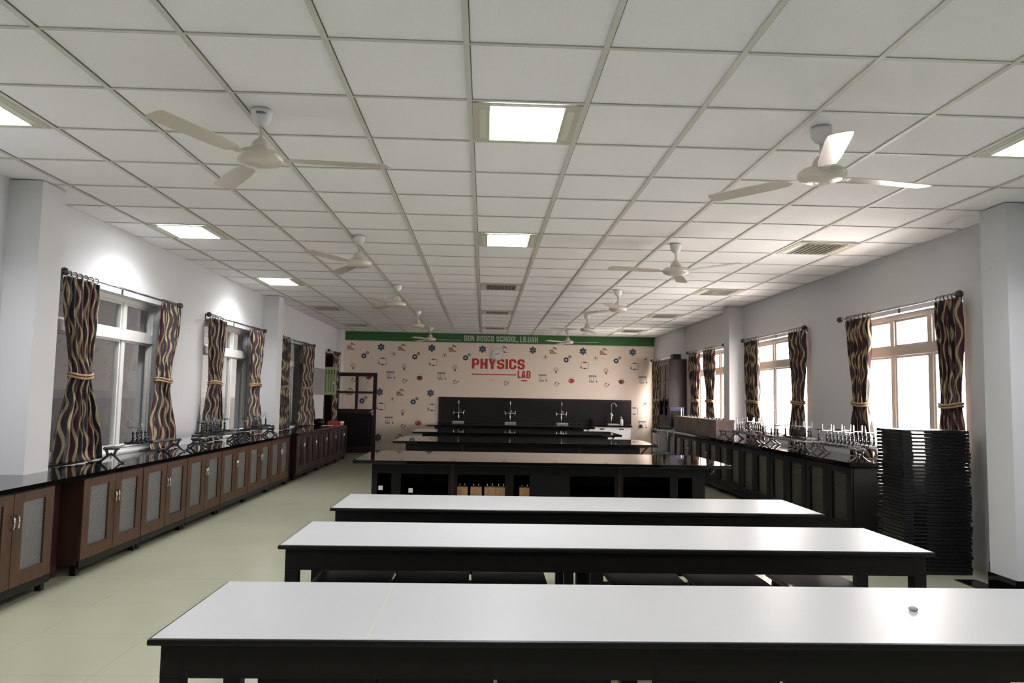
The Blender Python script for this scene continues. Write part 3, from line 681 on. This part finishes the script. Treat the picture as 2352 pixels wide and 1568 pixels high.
# ------------------------------------------------------------------ right counter
ZR = HC-0.555
b = MB(); b.box(3.44, XR, 6.83, 13.9, ZR-0.035, ZR, M_granite, 0.003)
b.bm.free(); b = MB(); b.box(3.44, 3.819, 6.83, 13.9, ZR-0.035, ZR, M_granite).box(3.819, XR-0.001, 6.83, 11.349, ZR-0.035, ZR, M_granite).box(3.819, XR-0.001, 11.621, 13.9, ZR-0.035, ZR, M_granite)
tag(b.build('worktop'), 'long polished black stone worktop along the right wall under the windows', 'worktop')
for i in range(7):
    y0 = 6.86+1.0*i
    cabinet(3.47, -1, y0+0.002, y0+0.998, 0.33, ZR-0.037, 'black two-door cabinet under the right worktop, %s from the black tray stack' % ln(i), 'black cabinets', M_blackm, M_blackm, M_ribk, handles=i > 3)

# stack of black trays
def make_tray():
    t = thing('stacking_tray', (0, 0, 0), 'tray', 'tray', 'stacked black trays')
    MB().box(-0.275, 0.275, -0.19, 0.19, 0.0145, 0.0285, M_sole, 0.003).build('board', t)
    for x in (-0.215, 0.215):
        for y in (-0.14, 0.14): MB().box(x-0.03, x+0.03, y-0.03, y+0.03, 0, 0.0145, M_sole).build('corner_block', t)
    for q in ((-0.275, -0.195, -0.190, -0.182), (-0.09, 0.275, -0.190, -0.182), (-0.275, 0.03, 0.182, 0.190), (0.145, 0.275, 0.182, 0.190), (-0.275, -0.267, -0.18, 0.11), (0.267, 0.275, -0.18, 0.18)):
        MB().box(*q, 0.004, 0.0145, M_sole).build('rim_lip', t)
    MB().box(0.275, 0.298, -0.10, -0.06, 0.012, 0.024, M_sole, 0.002).box(0.275, 0.298, 0.05, 0.09, 0.012, 0.024, M_sole, 0.002).build('side_lugs', t)
    return t
tr0 = make_tray(); n = 39; rnd = random.Random(3)
for k in range(n):
    o = tr0 if k == 0 else dup(tr0)
    dx = rnd.uniform(-0.008, 0.008); dy = rnd.uniform(-0.006, 0.006)
    o.location = (3.60+dx, 5.945+dy, 0.029*k); o.rotation_euler = (0, 0, rnd.uniform(-0.01, 0.01))
    o['label'] = 'thin black tray inside the tall stack by the right wall'
    if k == n-1: o['label'] = 'topmost black tray of the tall stack by the right wall'
    if k == 0: o['label'] = 'bottom black tray on the floor under the tall stack'

# ------------------------------------------------------------------ laboratory apparatus
def make_upright(kind):
    """returns list of (name, MB) at origin, standing on z=0"""
    res = []
    b = MB(); b.box(-0.065, 0.065, -0.017, 0.017, -0.004, 0.016, M_iron, 0.003).box(-0.014, 0.014, -0.014, 0.014, 0.016, 0.026, M_iron); b.tube([(0, 0, 0.026), (0, 0, 0.10)], [0.010, 0.009], M_iron, 10); b.tube([(0, 0, 0.085), (0, 0, 0.10)], 0.013, M_iron, 10)
    b.tube([(0.013, 0, 0.05), (0.035, 0, 0.05)], 0.004, M_pin, 6)
    res.append(('upright', b))
    b = MB()
    if kind == 0: b.tube([(0, 0, 0.098), (0, 0, 0.135), (0, 0, 0.21)], [0.005, 0.004, 0.0012], M_pin, 8)
    elif kind == 1:
        b.tube([(0, 0, 0.098), (0, 0, 0.14)], 0.005, M_pin, 8); b.box(-0.05, 0.05, -0.004, 0.004, 0.137, 0.145, M_pin)
        b.box(-0.05, -0.044, -0.004, 0.004, 0.145, 0.205, M_pin).box(0.044, 0.05, -0.004, 0.004, 0.145, 0.205, M_pin)
    elif kind == 2:
        b.tube([(0, 0, 0.098), (0, 0, 0.14)], 0.005, M_pin, 8); b.lathe([(0, 0.136), (0.03, 0.138), (0.058, 0.146), (0.058, 0.149), (0, 0.149)], m=M_iron, seg=20)
    else:
        b.tube([(0, 0, 0.098), (0, 0, 0.17)], [0.006, 0.005], M_pin, 8); b.tube([(-0.012, 0, 0.115), (0.012, 0, 0.115)], 0.007, M_pin, 8)
    res.append(('holder', b))
    return res
def make_optical(L, kinds):
    t = thing('optical_bench', (0, 0, 0), 'x', 'optical bench', 'optical benches')
    hz = 0.125
    b = MB()
    for s in (-1, 1): b.tube([(s*0.042, 0, hz), (s*0.042, L, hz)], 0.0085, M_rod, 10)
    b.build('rods', t)
    for yy in (0.03, L-0.03):
        b = MB(); b.box(-0.062, 0.062, yy-0.016, yy+0.016, hz-0.018, hz-0.002, M_iron, 0.003)
        for s in (-1, 1):
            b.tube([(s*0.045, yy, hz-0.01), (s*0.030, yy, hz-0.045), (s*0.032, yy, hz-0.07), (s*0.062, yy, 0.028), (s*0.088, yy, 0.011), (s*0.108, yy, 0.009)], [0.014, 0.011, 0.011, 0.011, 0.009, 0.009], M_iron, 8)
        b.tube([(-0.032, yy, 0.062), (0, yy, 0.074), (0.032, yy, 0.062)], [0.006, 0.013, 0.006], M_iron, 8)
        b.tube([(0, yy, 0.06), (0, yy, 0.032)], [0.006, 0.003], M_rod, 6)
        b.build('foot', t)
    for frac, kd in kinds:
        (n1, b1), (n2, b2) = make_upright(kd)
        u = b1.build(n1, t, (0, L*frac, hz+0.0086)); b2.build(n2, u)
    return t
P1 = make_optical(1.35, [(0.30, 1), (0.36, 0), (0.42, 3), (0.48, 0)])
P2 = make_optical(1.25, [(0.12, 2), (0.34, 1), (0.42, 1), (0.50, 3)])
P3 = make_optical(1.30, [(0.45, 2), (0.52, 0), (0.60, 1), (0.80, 0)])
P4 = make_optical(1.30, [(0.10, 0), (0.16, 1), (0.22, 3), (0.28, 0), (0.34, 1), (0.40, 0), (0.46, 3), (0.52, 1), (0.66, 2)])
protos = [P1, P2, P3, P4]; used = set()
def place(k, x, y, z, label, rz=0.0):
    p = protos[k]
    o = p if k not in used else dup(p)
    used.add(k); o.location = (x, y, z); o.rotation_euler = (0, 0, rz); o['label'] = label
place(0, -3.10, 6.25, ZC, 'black optical bench alone under the first left window', 0.01)
place(3, -3.16, 8.25, ZC, 'black optical bench by the wall between first and second left windows', 0.0)
place(1, -2.96, 7.72, ZC, 'black optical bench at worktop edge beside the first window far curtain', 0.0)
place(2, -3.15, 9.72, ZC, 'black optical bench at the back under the second left window', 0.0)
place(1, -2.96, 9.12, ZC, 'black optical bench at the worktop edge before the second left window', 0.0)
for r, y in enumerate((6.86, 8.24, 9.63)):
    for c, x in enumerate((3.56, 3.78)):
        place((3, 3, 2, 3, 1, 3)[r*2+c], x, y+0.03*c, ZR, 'black optical bench on right worktop, %s, %s' % (['front row', 'back row'][c], ['by the tray stack', 'middle pair', 'next to the storage boxes'][r]), 0.0)

# cardboard boxes in a line
for i, (y0, y1) in enumerate(((11.02, 11.32), (11.36, 12.32), (12.36, 13.5))):
    t = thing('storage_box', (3.64, (y0+y1)/2, ZR), 'worn grey-brown storage box on the right worktop, %s of three' % ['nearest and shortest', 'middle', 'farthest'][i], 'box', 'storage boxes'); w = (y1-y0)/2
    MB().box(-0.14, 0.14, -w, w, 0, 0.265, M_card, 0.004).build('body', t); MB().box(-0.146, 0.146, -w-0.006, w+0.006, 0.235, 0.272, M_card, 0.003).build('lid', t)
    b = MB()
    for k in range(2 + 2*(i > 0)):
        b.tube([(0.0, -w+0.08+k*0.2, 0.272), (0, -w+0.08+k*0.2, 0.30)], [0.016, 0.012], M_iron, 8)
    b.build('terminals', t)
t = thing('instrument_case', (3.60, 13.70, ZR), 'tall dark blue and black instrument case at far end of right worktop', 'case')
MB().box(-0.15, 0.12, -0.10, 0.10, 0, 0.43, M_blue, 0.006).build('body', t); MB().box(-0.13, 0.10, -0.104, -0.10, 0.06, 0.36, M_black).build('panel', t); MB().tube([(0.06, -0.13, 0.2), (0.06, -0.13, 0.40)], 0.008, M_white, 8).tube([(0.06, -0.13, 0.2), (0.06, -0.10, 0.2)], 0.006, M_white, 6).tube([(0.06, -0.13, 0.40), (0.06, -0.10, 0.40)], 0.006, M_white, 6).build('handle', t)
# tall glazed cupboard
t = thing('glazed_cupboard', (3.685, 14.6, 0), 'tall dark maroon cupboard with glass upper doors between the far right windows', 'cupboard')
b = MB(); b.box(0.02, 0.36, 0, 0.86, 0, HC+0.80, M_maroon); 
b.bm.free(); b = MB()
zt = HC+0.80
b.box(0.03, 0.36, 0, 0.02, 0.05, zt, M_maroon).box(0.03, 0.36, 0.84, 0.86, 0.05, zt, M_maroon).box(0.34, 0.36, 0.02, 0.84, 0.05, zt, M_maroon).box(0.03, 0.34, 0.02, 0.84, zt-0.02, zt, M_maroon).box(0.03, 0.34, 0.02, 0.84, 0.05, 0.07, M_maroon)
for z in (HC-0.16, HC+0.20, HC+0.5): b.box(0.03, 0.34, 0.02, 0.84, z, z+0.015, M_maroon)
b.box(0.02, 0.36, -0.01, 0.87, 0, 0.05, M_black).box(0.0, 0.36, -0.012, 0.872, zt, zt+0.03, M_maroon)
b.build('carcass', t)
for a, c in ((0.0, 0.428), (0.432, 0.86)):
    b = MB(); f = 0.07; z0, z1, zm = 0.06, zt-0.005, HC-0.30
    b.box(0.005, 0.028, a, a+f, z0, z1, M_maroon).box(0.005, 0.028, c-f, c, z0, z1, M_maroon).box(0.005, 0.028, a+f, c-f, z1-f, z1, M_maroon).box(0.005, 0.028, a+f, c-f, z0, zm, M_maroon)
    for z in (HC+0.03, HC+0.36): b.box(0.005, 0.028, a+f, c-f, z-0.015, z+0.015, M_maroon)
    d = b.build('door', t); MB().box(0.014, 0.018, a+f, c-f, zm, z1-f, M_tint).build('glass_pane', d)
MB().box(-0.012, 0.005, 0.41, 0.425, HC-0.12, HC+0.06, M_black).build('handle', t)
b = MB(); b.box(-0.08, 0.08, -0.11, 0.11, 0, 0.10, M_black, 0.004); o = b.build('small_box', loc=(3.86, 14.75, zt+0.031)); tag(o, 'small black box on top of the tall maroon cupboard', 'box')
M_dsteel = mat('dark_steel', (0.13, 0.13, 0.14), 0.45, metal=0.5)
t = thing('steel_trolley', (2.95, 12.1, 0), 'grey steel trolley standing between the benches and right worktop', 'trolley')
b = MB()
for x in (-0.13, 0.13):
    for y in (-0.2, 0.2): b.tube([(x, y, 0.0), (x, y, HC-0.46)], 0.013, M_dsteel, 8)
b.build('frame', t)
for z in (0.12, 0.45, HC-0.50): MB().box(-0.145, 0.145, -0.215, 0.215, z, z+0.02, M_dsteel, 0.003).build('shelf', t)
b = MB(); b.box(-0.09, 0.11, -0.1, 0.1, 0, 0.05, M_black, 0.01).tube([(-0.08, 0, 0.04), (-0.13, 0, 0.07)], 0.01, M_black, 6); o = b.build('instrument', loc=(2.96, 12.1, HC-0.4799)); tag(o, 'small black instrument lying on the grey steel trolley', 'instrument')
# conduit on right wall
b = MB(); b.tube([(XR-0.008, 14.7, HC+1.0), (XR-0.008, 14.7, CEIL)], 0.008, M_white, 8); tag(b.build('conduit'), 'thin vertical cable conduit on right wall above the cupboard', 'conduit')
b = MB(); b.tube([(0, 0, 0), (0, -0.03, 0)], 0.035, M_iron, 18); o = b.build('drain_cap', loc=(3.72, YW, HC-0.62)); tag(o, 'round black wall cap low on the white wallpaper right of sinks', 'cap')

# ------------------------------------------------------------------ laboratory benches with black stone tops
def make_bench(label):
    t = thing('laboratory_bench', (0, 0, 0), label, 'laboratory bench', 'black laboratory benches')
    X0, X1 = -1.04, 2.11; D = 0.95; zb = HC-0.60
    MB().box(-1.20, 2.33, -0.13, 1.10, zb-0.033, zb, M_granite, 0.003).build('worktop', t)
    b = MB(); open_ = [(-0.99, -0.857), (-0.77, -0.325), (-0.24, 0.21), (0.29, 0.44), (0.82, 1.247), (1.33, 1.775), (1.85, 1.99)]
    zo0, zo1 = 0.20, HC-0.73; xs = [X0] + [v for p in open_ for v in p] + [X1]
    for i in range(0, len(xs), 2): b.box(xs[i], xs[i+1], 0, 0.025, 0.06, zb-0.034, M_black)
    for a, c in open_: b.box(a, c, 0, 0.025, 0.06, zo0, M_black).box(a, c, 0, 0.025, zo1, zb-0.034, M_black)
    for x in (-0.285, 1.292): b.box(x-0.012, x+0.012, -0.008, 0, 0.06, zb-0.034, M_maroon)
    b.box(X0, X0+0.02, 0.025, D, 0.06, zb-0.034, M_black).box(X1-0.02, X1, 0.025, D, 0.06, zb-0.034, M_maroon).box(X0+0.02, X1-0.02, D-0.02, D, 0.06, zb-0.034, M_black)
    b.box(X0+0.02, X1-0.02, 0.025, D-0.02, 0.06, 0.08, M_black).box(X0+0.02, X1-0.02, 0.025, D-0.02, HC-0.95, HC-0.935, M_black)
    b.box(X0+0.05, X1-0.05, 0.04, D-0.04, 0, 0.06, M_black)
    b.build('cabinet_body', t)
    for s, x in ((1, X1),):
        for y in (0.10, D-0.1):
            b = MB(); b.box(min(x, x+s*0.14), max(x, x+s*0.14), y-0.012, y+0.012, zb-0.055, zb-0.034, M_black); b.tube([(x+s*0.008, y, zb-0.18), (x+s*0.125, y, zb-0.05)], 0.011, M_black, 6); b.build('bracket', t)
    return t
b1 = make_bench('glossy black laboratory bench nearest the white tables, wooden boxes inside'); b1.location = (0, 6.98, 0)
dup(b1, (0, 9.92, 0), None, 'second glossy black laboratory bench from the white tables')
dup(b1, (0, 12.5, 0), None, 'third glossy black laboratory bench, in front of the last one')
b4 = dup(b1, (0, 15.55, 0), None, 'farthest black laboratory bench, right before the sink counter')
# white tape labels on nearest bench front
for x, z in ((-0.955, HC-0.865), (-0.675, HC-0.885)):
    o = MB().box(-0.02, 0.02, -0.002, 0, -0.02, 0.02, M_white).build('label_plate', b1, (x, -0.0005, z))
# wooden boxes on the shelf
t0 = None
for i, x in enumerate((-0.195, -0.062, 0.068, 0.1755, 0.40)):
    if t0 is None:
        t0 = thing('wooden_box', (0, 0, 0), 'x', 'box', 'wooden resistance boxes')
        MB().box(-0.053, 0.053, -0.05, 0.05, 0, 0.080, M_carton, 0.002).build('body', t0)
        for s in (-1, 1): MB().tube([(s*0.024, 0, 0.080), (s*0.024, 0, 0.095), (s*0.024, 0, 0.115)], [0.008, 0.006, 0.005], M_chrome, 8).build('terminal', t0)
        o = t0
    else: o = dup(t0)
    o.location = (x*1.0, 7.08, HC-0.9345); 
    o['label'] = 'small pale wooden box with two terminals in nearest bench, %s from left' % ['first', 'second', 'third', 'fourth', 'fifth and last'][i]

# ------------------------------------------------------------------ sink counter at the back wall
b = MB(); Xa, Xb = -1.08, 3.49; zb = HC-0.60
f = 0.05
sb = thing('backsplash', ((Xa+Xb)/2, YW-0.004, zb), 'wide black backsplash with maroon border behind the sinks', 'backsplash'); w = (Xb-Xa)/2
MB().box(-w, -w+f, -0.025, 0, 0.0, 0.585, M_maroon).box(w-f, w, -0.025, 0, 0.0, 0.585, M_maroon).box(-w+f, w-f, -0.025, 0, 0.585-f*0.8, 0.585, M_maroon).build('border', sb)
MB().box(-w+f, w-f, -0.018, 0, 0, 0.585-f*0.8, M_slate).build('panel', sb)
b = MB(); b.box(Xa, Xb-0.08, 16.85, YW-0.025, zb-0.03, zb-0.001, M_granite); tag(b.build('worktop'), 'black stone sink counter along the wallpapered back wall', 'worktop')
ns = 5; cw = (Xb-0.10-Xa)/ns
for i in range(ns):
    x0 = Xa+cw*i
    t = thing('sink_cupboard', (x0+cw/2, 16.9, 0), 'white cupboard under the black sink counter, %s from the left' % ln(i), 'cupboard', 'white sink cupboards'); w = cw/2-0.002
    MB().box(-w, w, 0.022, 0.49, 0.06, zb-0.032, M_cup).box(-w+0.02, w-0.02, 0.06, 0.45, 0, 0.06, M_black).build('carcass', t)
    for s in (-1, 1):
        d = MB().box(*( (-w+0.004, -0.002) if s < 0 else (0.002, w-0.004)), 0, 0.02, 0.07, zb-0.036, M_cup, 0.003).build('door', t)
        MB().box(s*w/2-0.055, s*w/2+0.055, -0.006, 0, zb-0.10, zb-0.075, M_black).build('handle', d)
def make_faucet():
    t = thing('laboratory_tap', (0, 0, 0), 'x', 'tap', 'gooseneck laboratory taps')
    b = MB(); b.lathe([(0, 0), (0.028, 0), (0.028, 0.01), (0.014, 0.018), (0, 0.018)], m=M_chrome, seg=18); b.tube([(0, 0, 0.01), (0, 0, 0.24)], 0.013, M_chrome, 12)
    b.build('column', t)
    b = MB(); pts = [(0, 0, 0.24), (0, 0, 0.45)] + [(0, -0.055+0.055*math.cos(a), 0.45+0.055*math.sin(a)) for a in [PI*k/8 for k in range(1, 9)]] + [(0, -0.11, 0.41)]
    b.tube(pts, 0.010, M_chrome, 10); b.build('gooseneck', t)
    b = MB(); b.tube([(-0.11, 0, 0.23), (0.11, 0, 0.23)], 0.010, M_chrome, 10); b.build('crossbar', t)
    for s in (-1, 1):
        b = MB(); b.tube([(s*0.11, 0, 0.25), (s*0.11, -0.02, 0.23), (s*0.118, -0.03, 0.17)], [0.014, 0.012, 0.008], M_chrome, 10); b.tube([(s*0.11, 0, 0.24), (s*0.13, 0, 0.275)], [0.009, 0.012], M_chrome, 8); b.build('side_spout', t)
    b = MB(); b.tube([(0, 0, 0.26), (0.045, -0.01, 0.285)], [0.008, 0.014], M_chrome, 8); b.build('lever', t)
    return t
fx = (-0.60, 0.603, 1.806, 2.99)
fc = make_faucet()
for i, x in enumerate(fx):
    o = fc if i == 0 else dup(fc)
    o.location = (x, 17.25, zb-0.0005); o['label'] = 'chrome gooseneck laboratory tap on the sink counter, %s from left' % ['first', 'second', 'third', 'fourth'][i]
    o.rotation_euler = (0, 0, R(75) if i == 3 else 0)
    t = thing('sink', (x, 17.03, zb), 'steel-rimmed sink under the %s tap from left' % ln(i), 'sink', 'sinks')
    MB().box(-0.13, 0.13, -0.13, -0.118, -0.0005, 0.030, M_steel, 0.002).box(-0.13, 0.13, 0.118, 0.13, -0.0005, 0.030, M_steel, 0.002).box(-0.13, -0.118, -0.118, 0.118, -0.0005, 0.03, M_steel).box(0.118, 0.13, -0.118, 0.118, -0.0005, 0.03, M_steel).build('rim', t)
    MB().box(-0.118, 0.118, -0.118, 0.118, -0.0005, 0.004, M_steel).build('basin', t)
t = thing('soap_bottle', (3.225, 17.2, zb-0.001), 'white pump soap bottle beside the last tap on the sink counter', 'bottle')
MB().lathe([(0, 0), (0.036, 0), (0.040, 0.01), (0.040, 0.11), (0.030, 0.135), (0.014, 0.145), (0, 0.145)], m=M_white, seg=20).build('body', t)
b = MB(); b.tube([(0, 0, 0.145), (0, 0, 0.185)], 0.007, M_white, 8).tube([(0.01, 0, 0.187), (-0.04, 0, 0.183)], 0.007, M_white, 8); b.build('pump', t)
t = thing('glass_beaker', (2.50, 17.2, zb-0.001), 'dim clear glass beaker between the third and fourth taps', 'beaker')
MB().lathe([(0, 0), (0.04, 0), (0.045, 0.01), (0.045, 0.12), (0.050, 0.13), (0.047, 0.13), (0.042, 0.12), (0.042, 0.012), (0, 0.012)], m=M_tint, seg=20).build('body', t)

# ------------------------------------------------------------------ white-topped desks
def make_desk(label):
    t = thing('desk', (0, 0, 0), label, 'desk', 'long white-topped desks')
    x0, x1 = -0.915, 2.105; D = 0.64; z = HC-0.68
    MB().box(x0, x1, 0, D, z-0.020, z-0.0012, M_black, 0.007).build('edge_board', t)
    MB().box(x0+0.010, x1-0.010, 0.008, D-0.008, z-0.0012, z, M_lam).build('laminate_top', t)
    b = MB(); a = 0.03; za, zt = z-0.115, z-0.020
    b.box(x0+a, x1-a, a, a+0.02, za, zt, M_black).box(x0+a, x1-a, D-a-0.02, D-a, za, zt, M_black).box(x0+a, x0+a+0.02, a+0.02, D-a-0.02, za, zt, M_black).box(x1-a-0.02, x1-a, a+0.02, D-a-0.02, za, zt, M_maroon)
    b.build('apron', t)
    for x in (x0+a, 0.505, x1-a-0.057):
        for y in (a-0.001, D-a-0.056): MB().box(x-0.001, x+0.057, y, y+0.057, 0, za, M_black, 0.003).box(x-0.0005, x+0.0565, y, y+0.0565, za, zt-0.0005, M_black).build('leg', t)
    MB().box(x0+0.6, x0+0.6025, 0.012, D-0.012, z, z+0.0003, M_fixture).build('laminate_seam', t)
    return t
d1 = make_desk('nearest long desk with white laminate top and black frame'); d1.location = (0, 2.105, 0)
dup(d1, (0, 3.385, 0), None, 'middle of the three long desks with white laminate tops')
dup(d1, (0, 4.495, 0), None, 'farthest long white-topped desk, before the black benches')
b = MB(); b.lathe([(0, 0), (0.010, 0), (0.014, 0.004), (0.012, 0.010), (0.006, 0.0135), (0, 0.0135)], m=M_eraser, seg=7); o = b.build('chalk_lump', loc=(1.435, 2.44, HC-0.68)); o.scale = (1.0, 1.15, 1); o.rotation_euler = (0, 0, 0.5)
tag(o, 'small grey lump lying on the nearest white desk at right', 'lump')
def make_stool():
    t = thing('stool', (0, 0, 0), 'x', 'stool', 'stools under the desks'); h = HC-0.90
    MB().box(-0.185, 0.185, -0.16, 0.16, h-0.024, h, M_black, 0.004).build('seat', t)
    for sx in (-1, 1):
        for sy in (-1, 1):
            b = MB(); bm = b.bm; k = b.mi(M_black); r = 0.017
            p0 = Vector((sx*0.168, sy*0.16, 0)); p1 = Vector((sx*0.140, sy*0.12, h-0.024)); vs = []
            for p in (p0, p1): vs += [bm.verts.new(p+Vector(d)) for d in ((-r, -r, 0), (r, -r, 0), (r, r, 0), (-r, r, 0))]
            for fz in ((0, 3, 2, 1), (4, 5, 6, 7), (0, 1, 5, 4), (1, 2, 6, 5), (2, 3, 7, 6), (3, 0, 4, 7)): bm.faces.new([vs[q] for q in fz])
            b.build('leg', t)
    b = MB()
    for z, e in ((0.13, 0.155), (0.28, 0.128)):
        e2 = e-0.02
        b.box(-e, e, -e2-0.008, -e2+0.008, z, z+0.025, M_black).box(-e, e, e2-0.008, e2+0.008, z, z+0.025, M_black)
    for z, e in ((0.17, 0.148),): b.box(-e-0.008, -e+0.008, -0.11, 0.11, z, z+0.025, M_black).box(e-0.008, e+0.008, -0.11, 0.11, z, z+0.025, M_black)
    b.build('stretchers', t)
    return t
s0 = make_stool(); nS = 0
def put_stool(x, y, label, red=False):
    global nS
    o = s0 if nS == 0 else dup(s0)
    nS += 1; o.location = (x, y, 0); o['label'] = label; return o
pos = ['first', 'second', 'third', 'fourth', 'fifth', 'sixth', 'seventh']
for i, x in enumerate((-0.52, -0.137, 0.245, 0.80, 1.19, 1.575)):
    put_stool(x, 2.60, 'black wooden stool pushed under the nearest desk, %s from left' % pos[i])
stl = []
for i, x in enumerate((-0.63, -0.245, 0.14, 0.83, 1.25, 1.70)):
    stl.append(put_stool(x, 3.78, 'black wooden stool pushed under the middle desk, %s from left' % pos[i]))
last = stl[-1]; last['label'] = 'red-brown wooden stool at the right end under the middle desk'
for c in kids(last):
    if c.name.startswith('seat'):
        c.data = c.data.copy(); c.data.materials.clear(); c.data.materials.append(M_seatred); c['label'] = 'red-brown glossy seat'
for i, x in enumerate((-0.60, -0.2, 0.2, 0.9, 1.35)):
    put_stool(x, 4.95, 'black wooden stool pushed under the farthest white desk, %s from left' % pos[i])
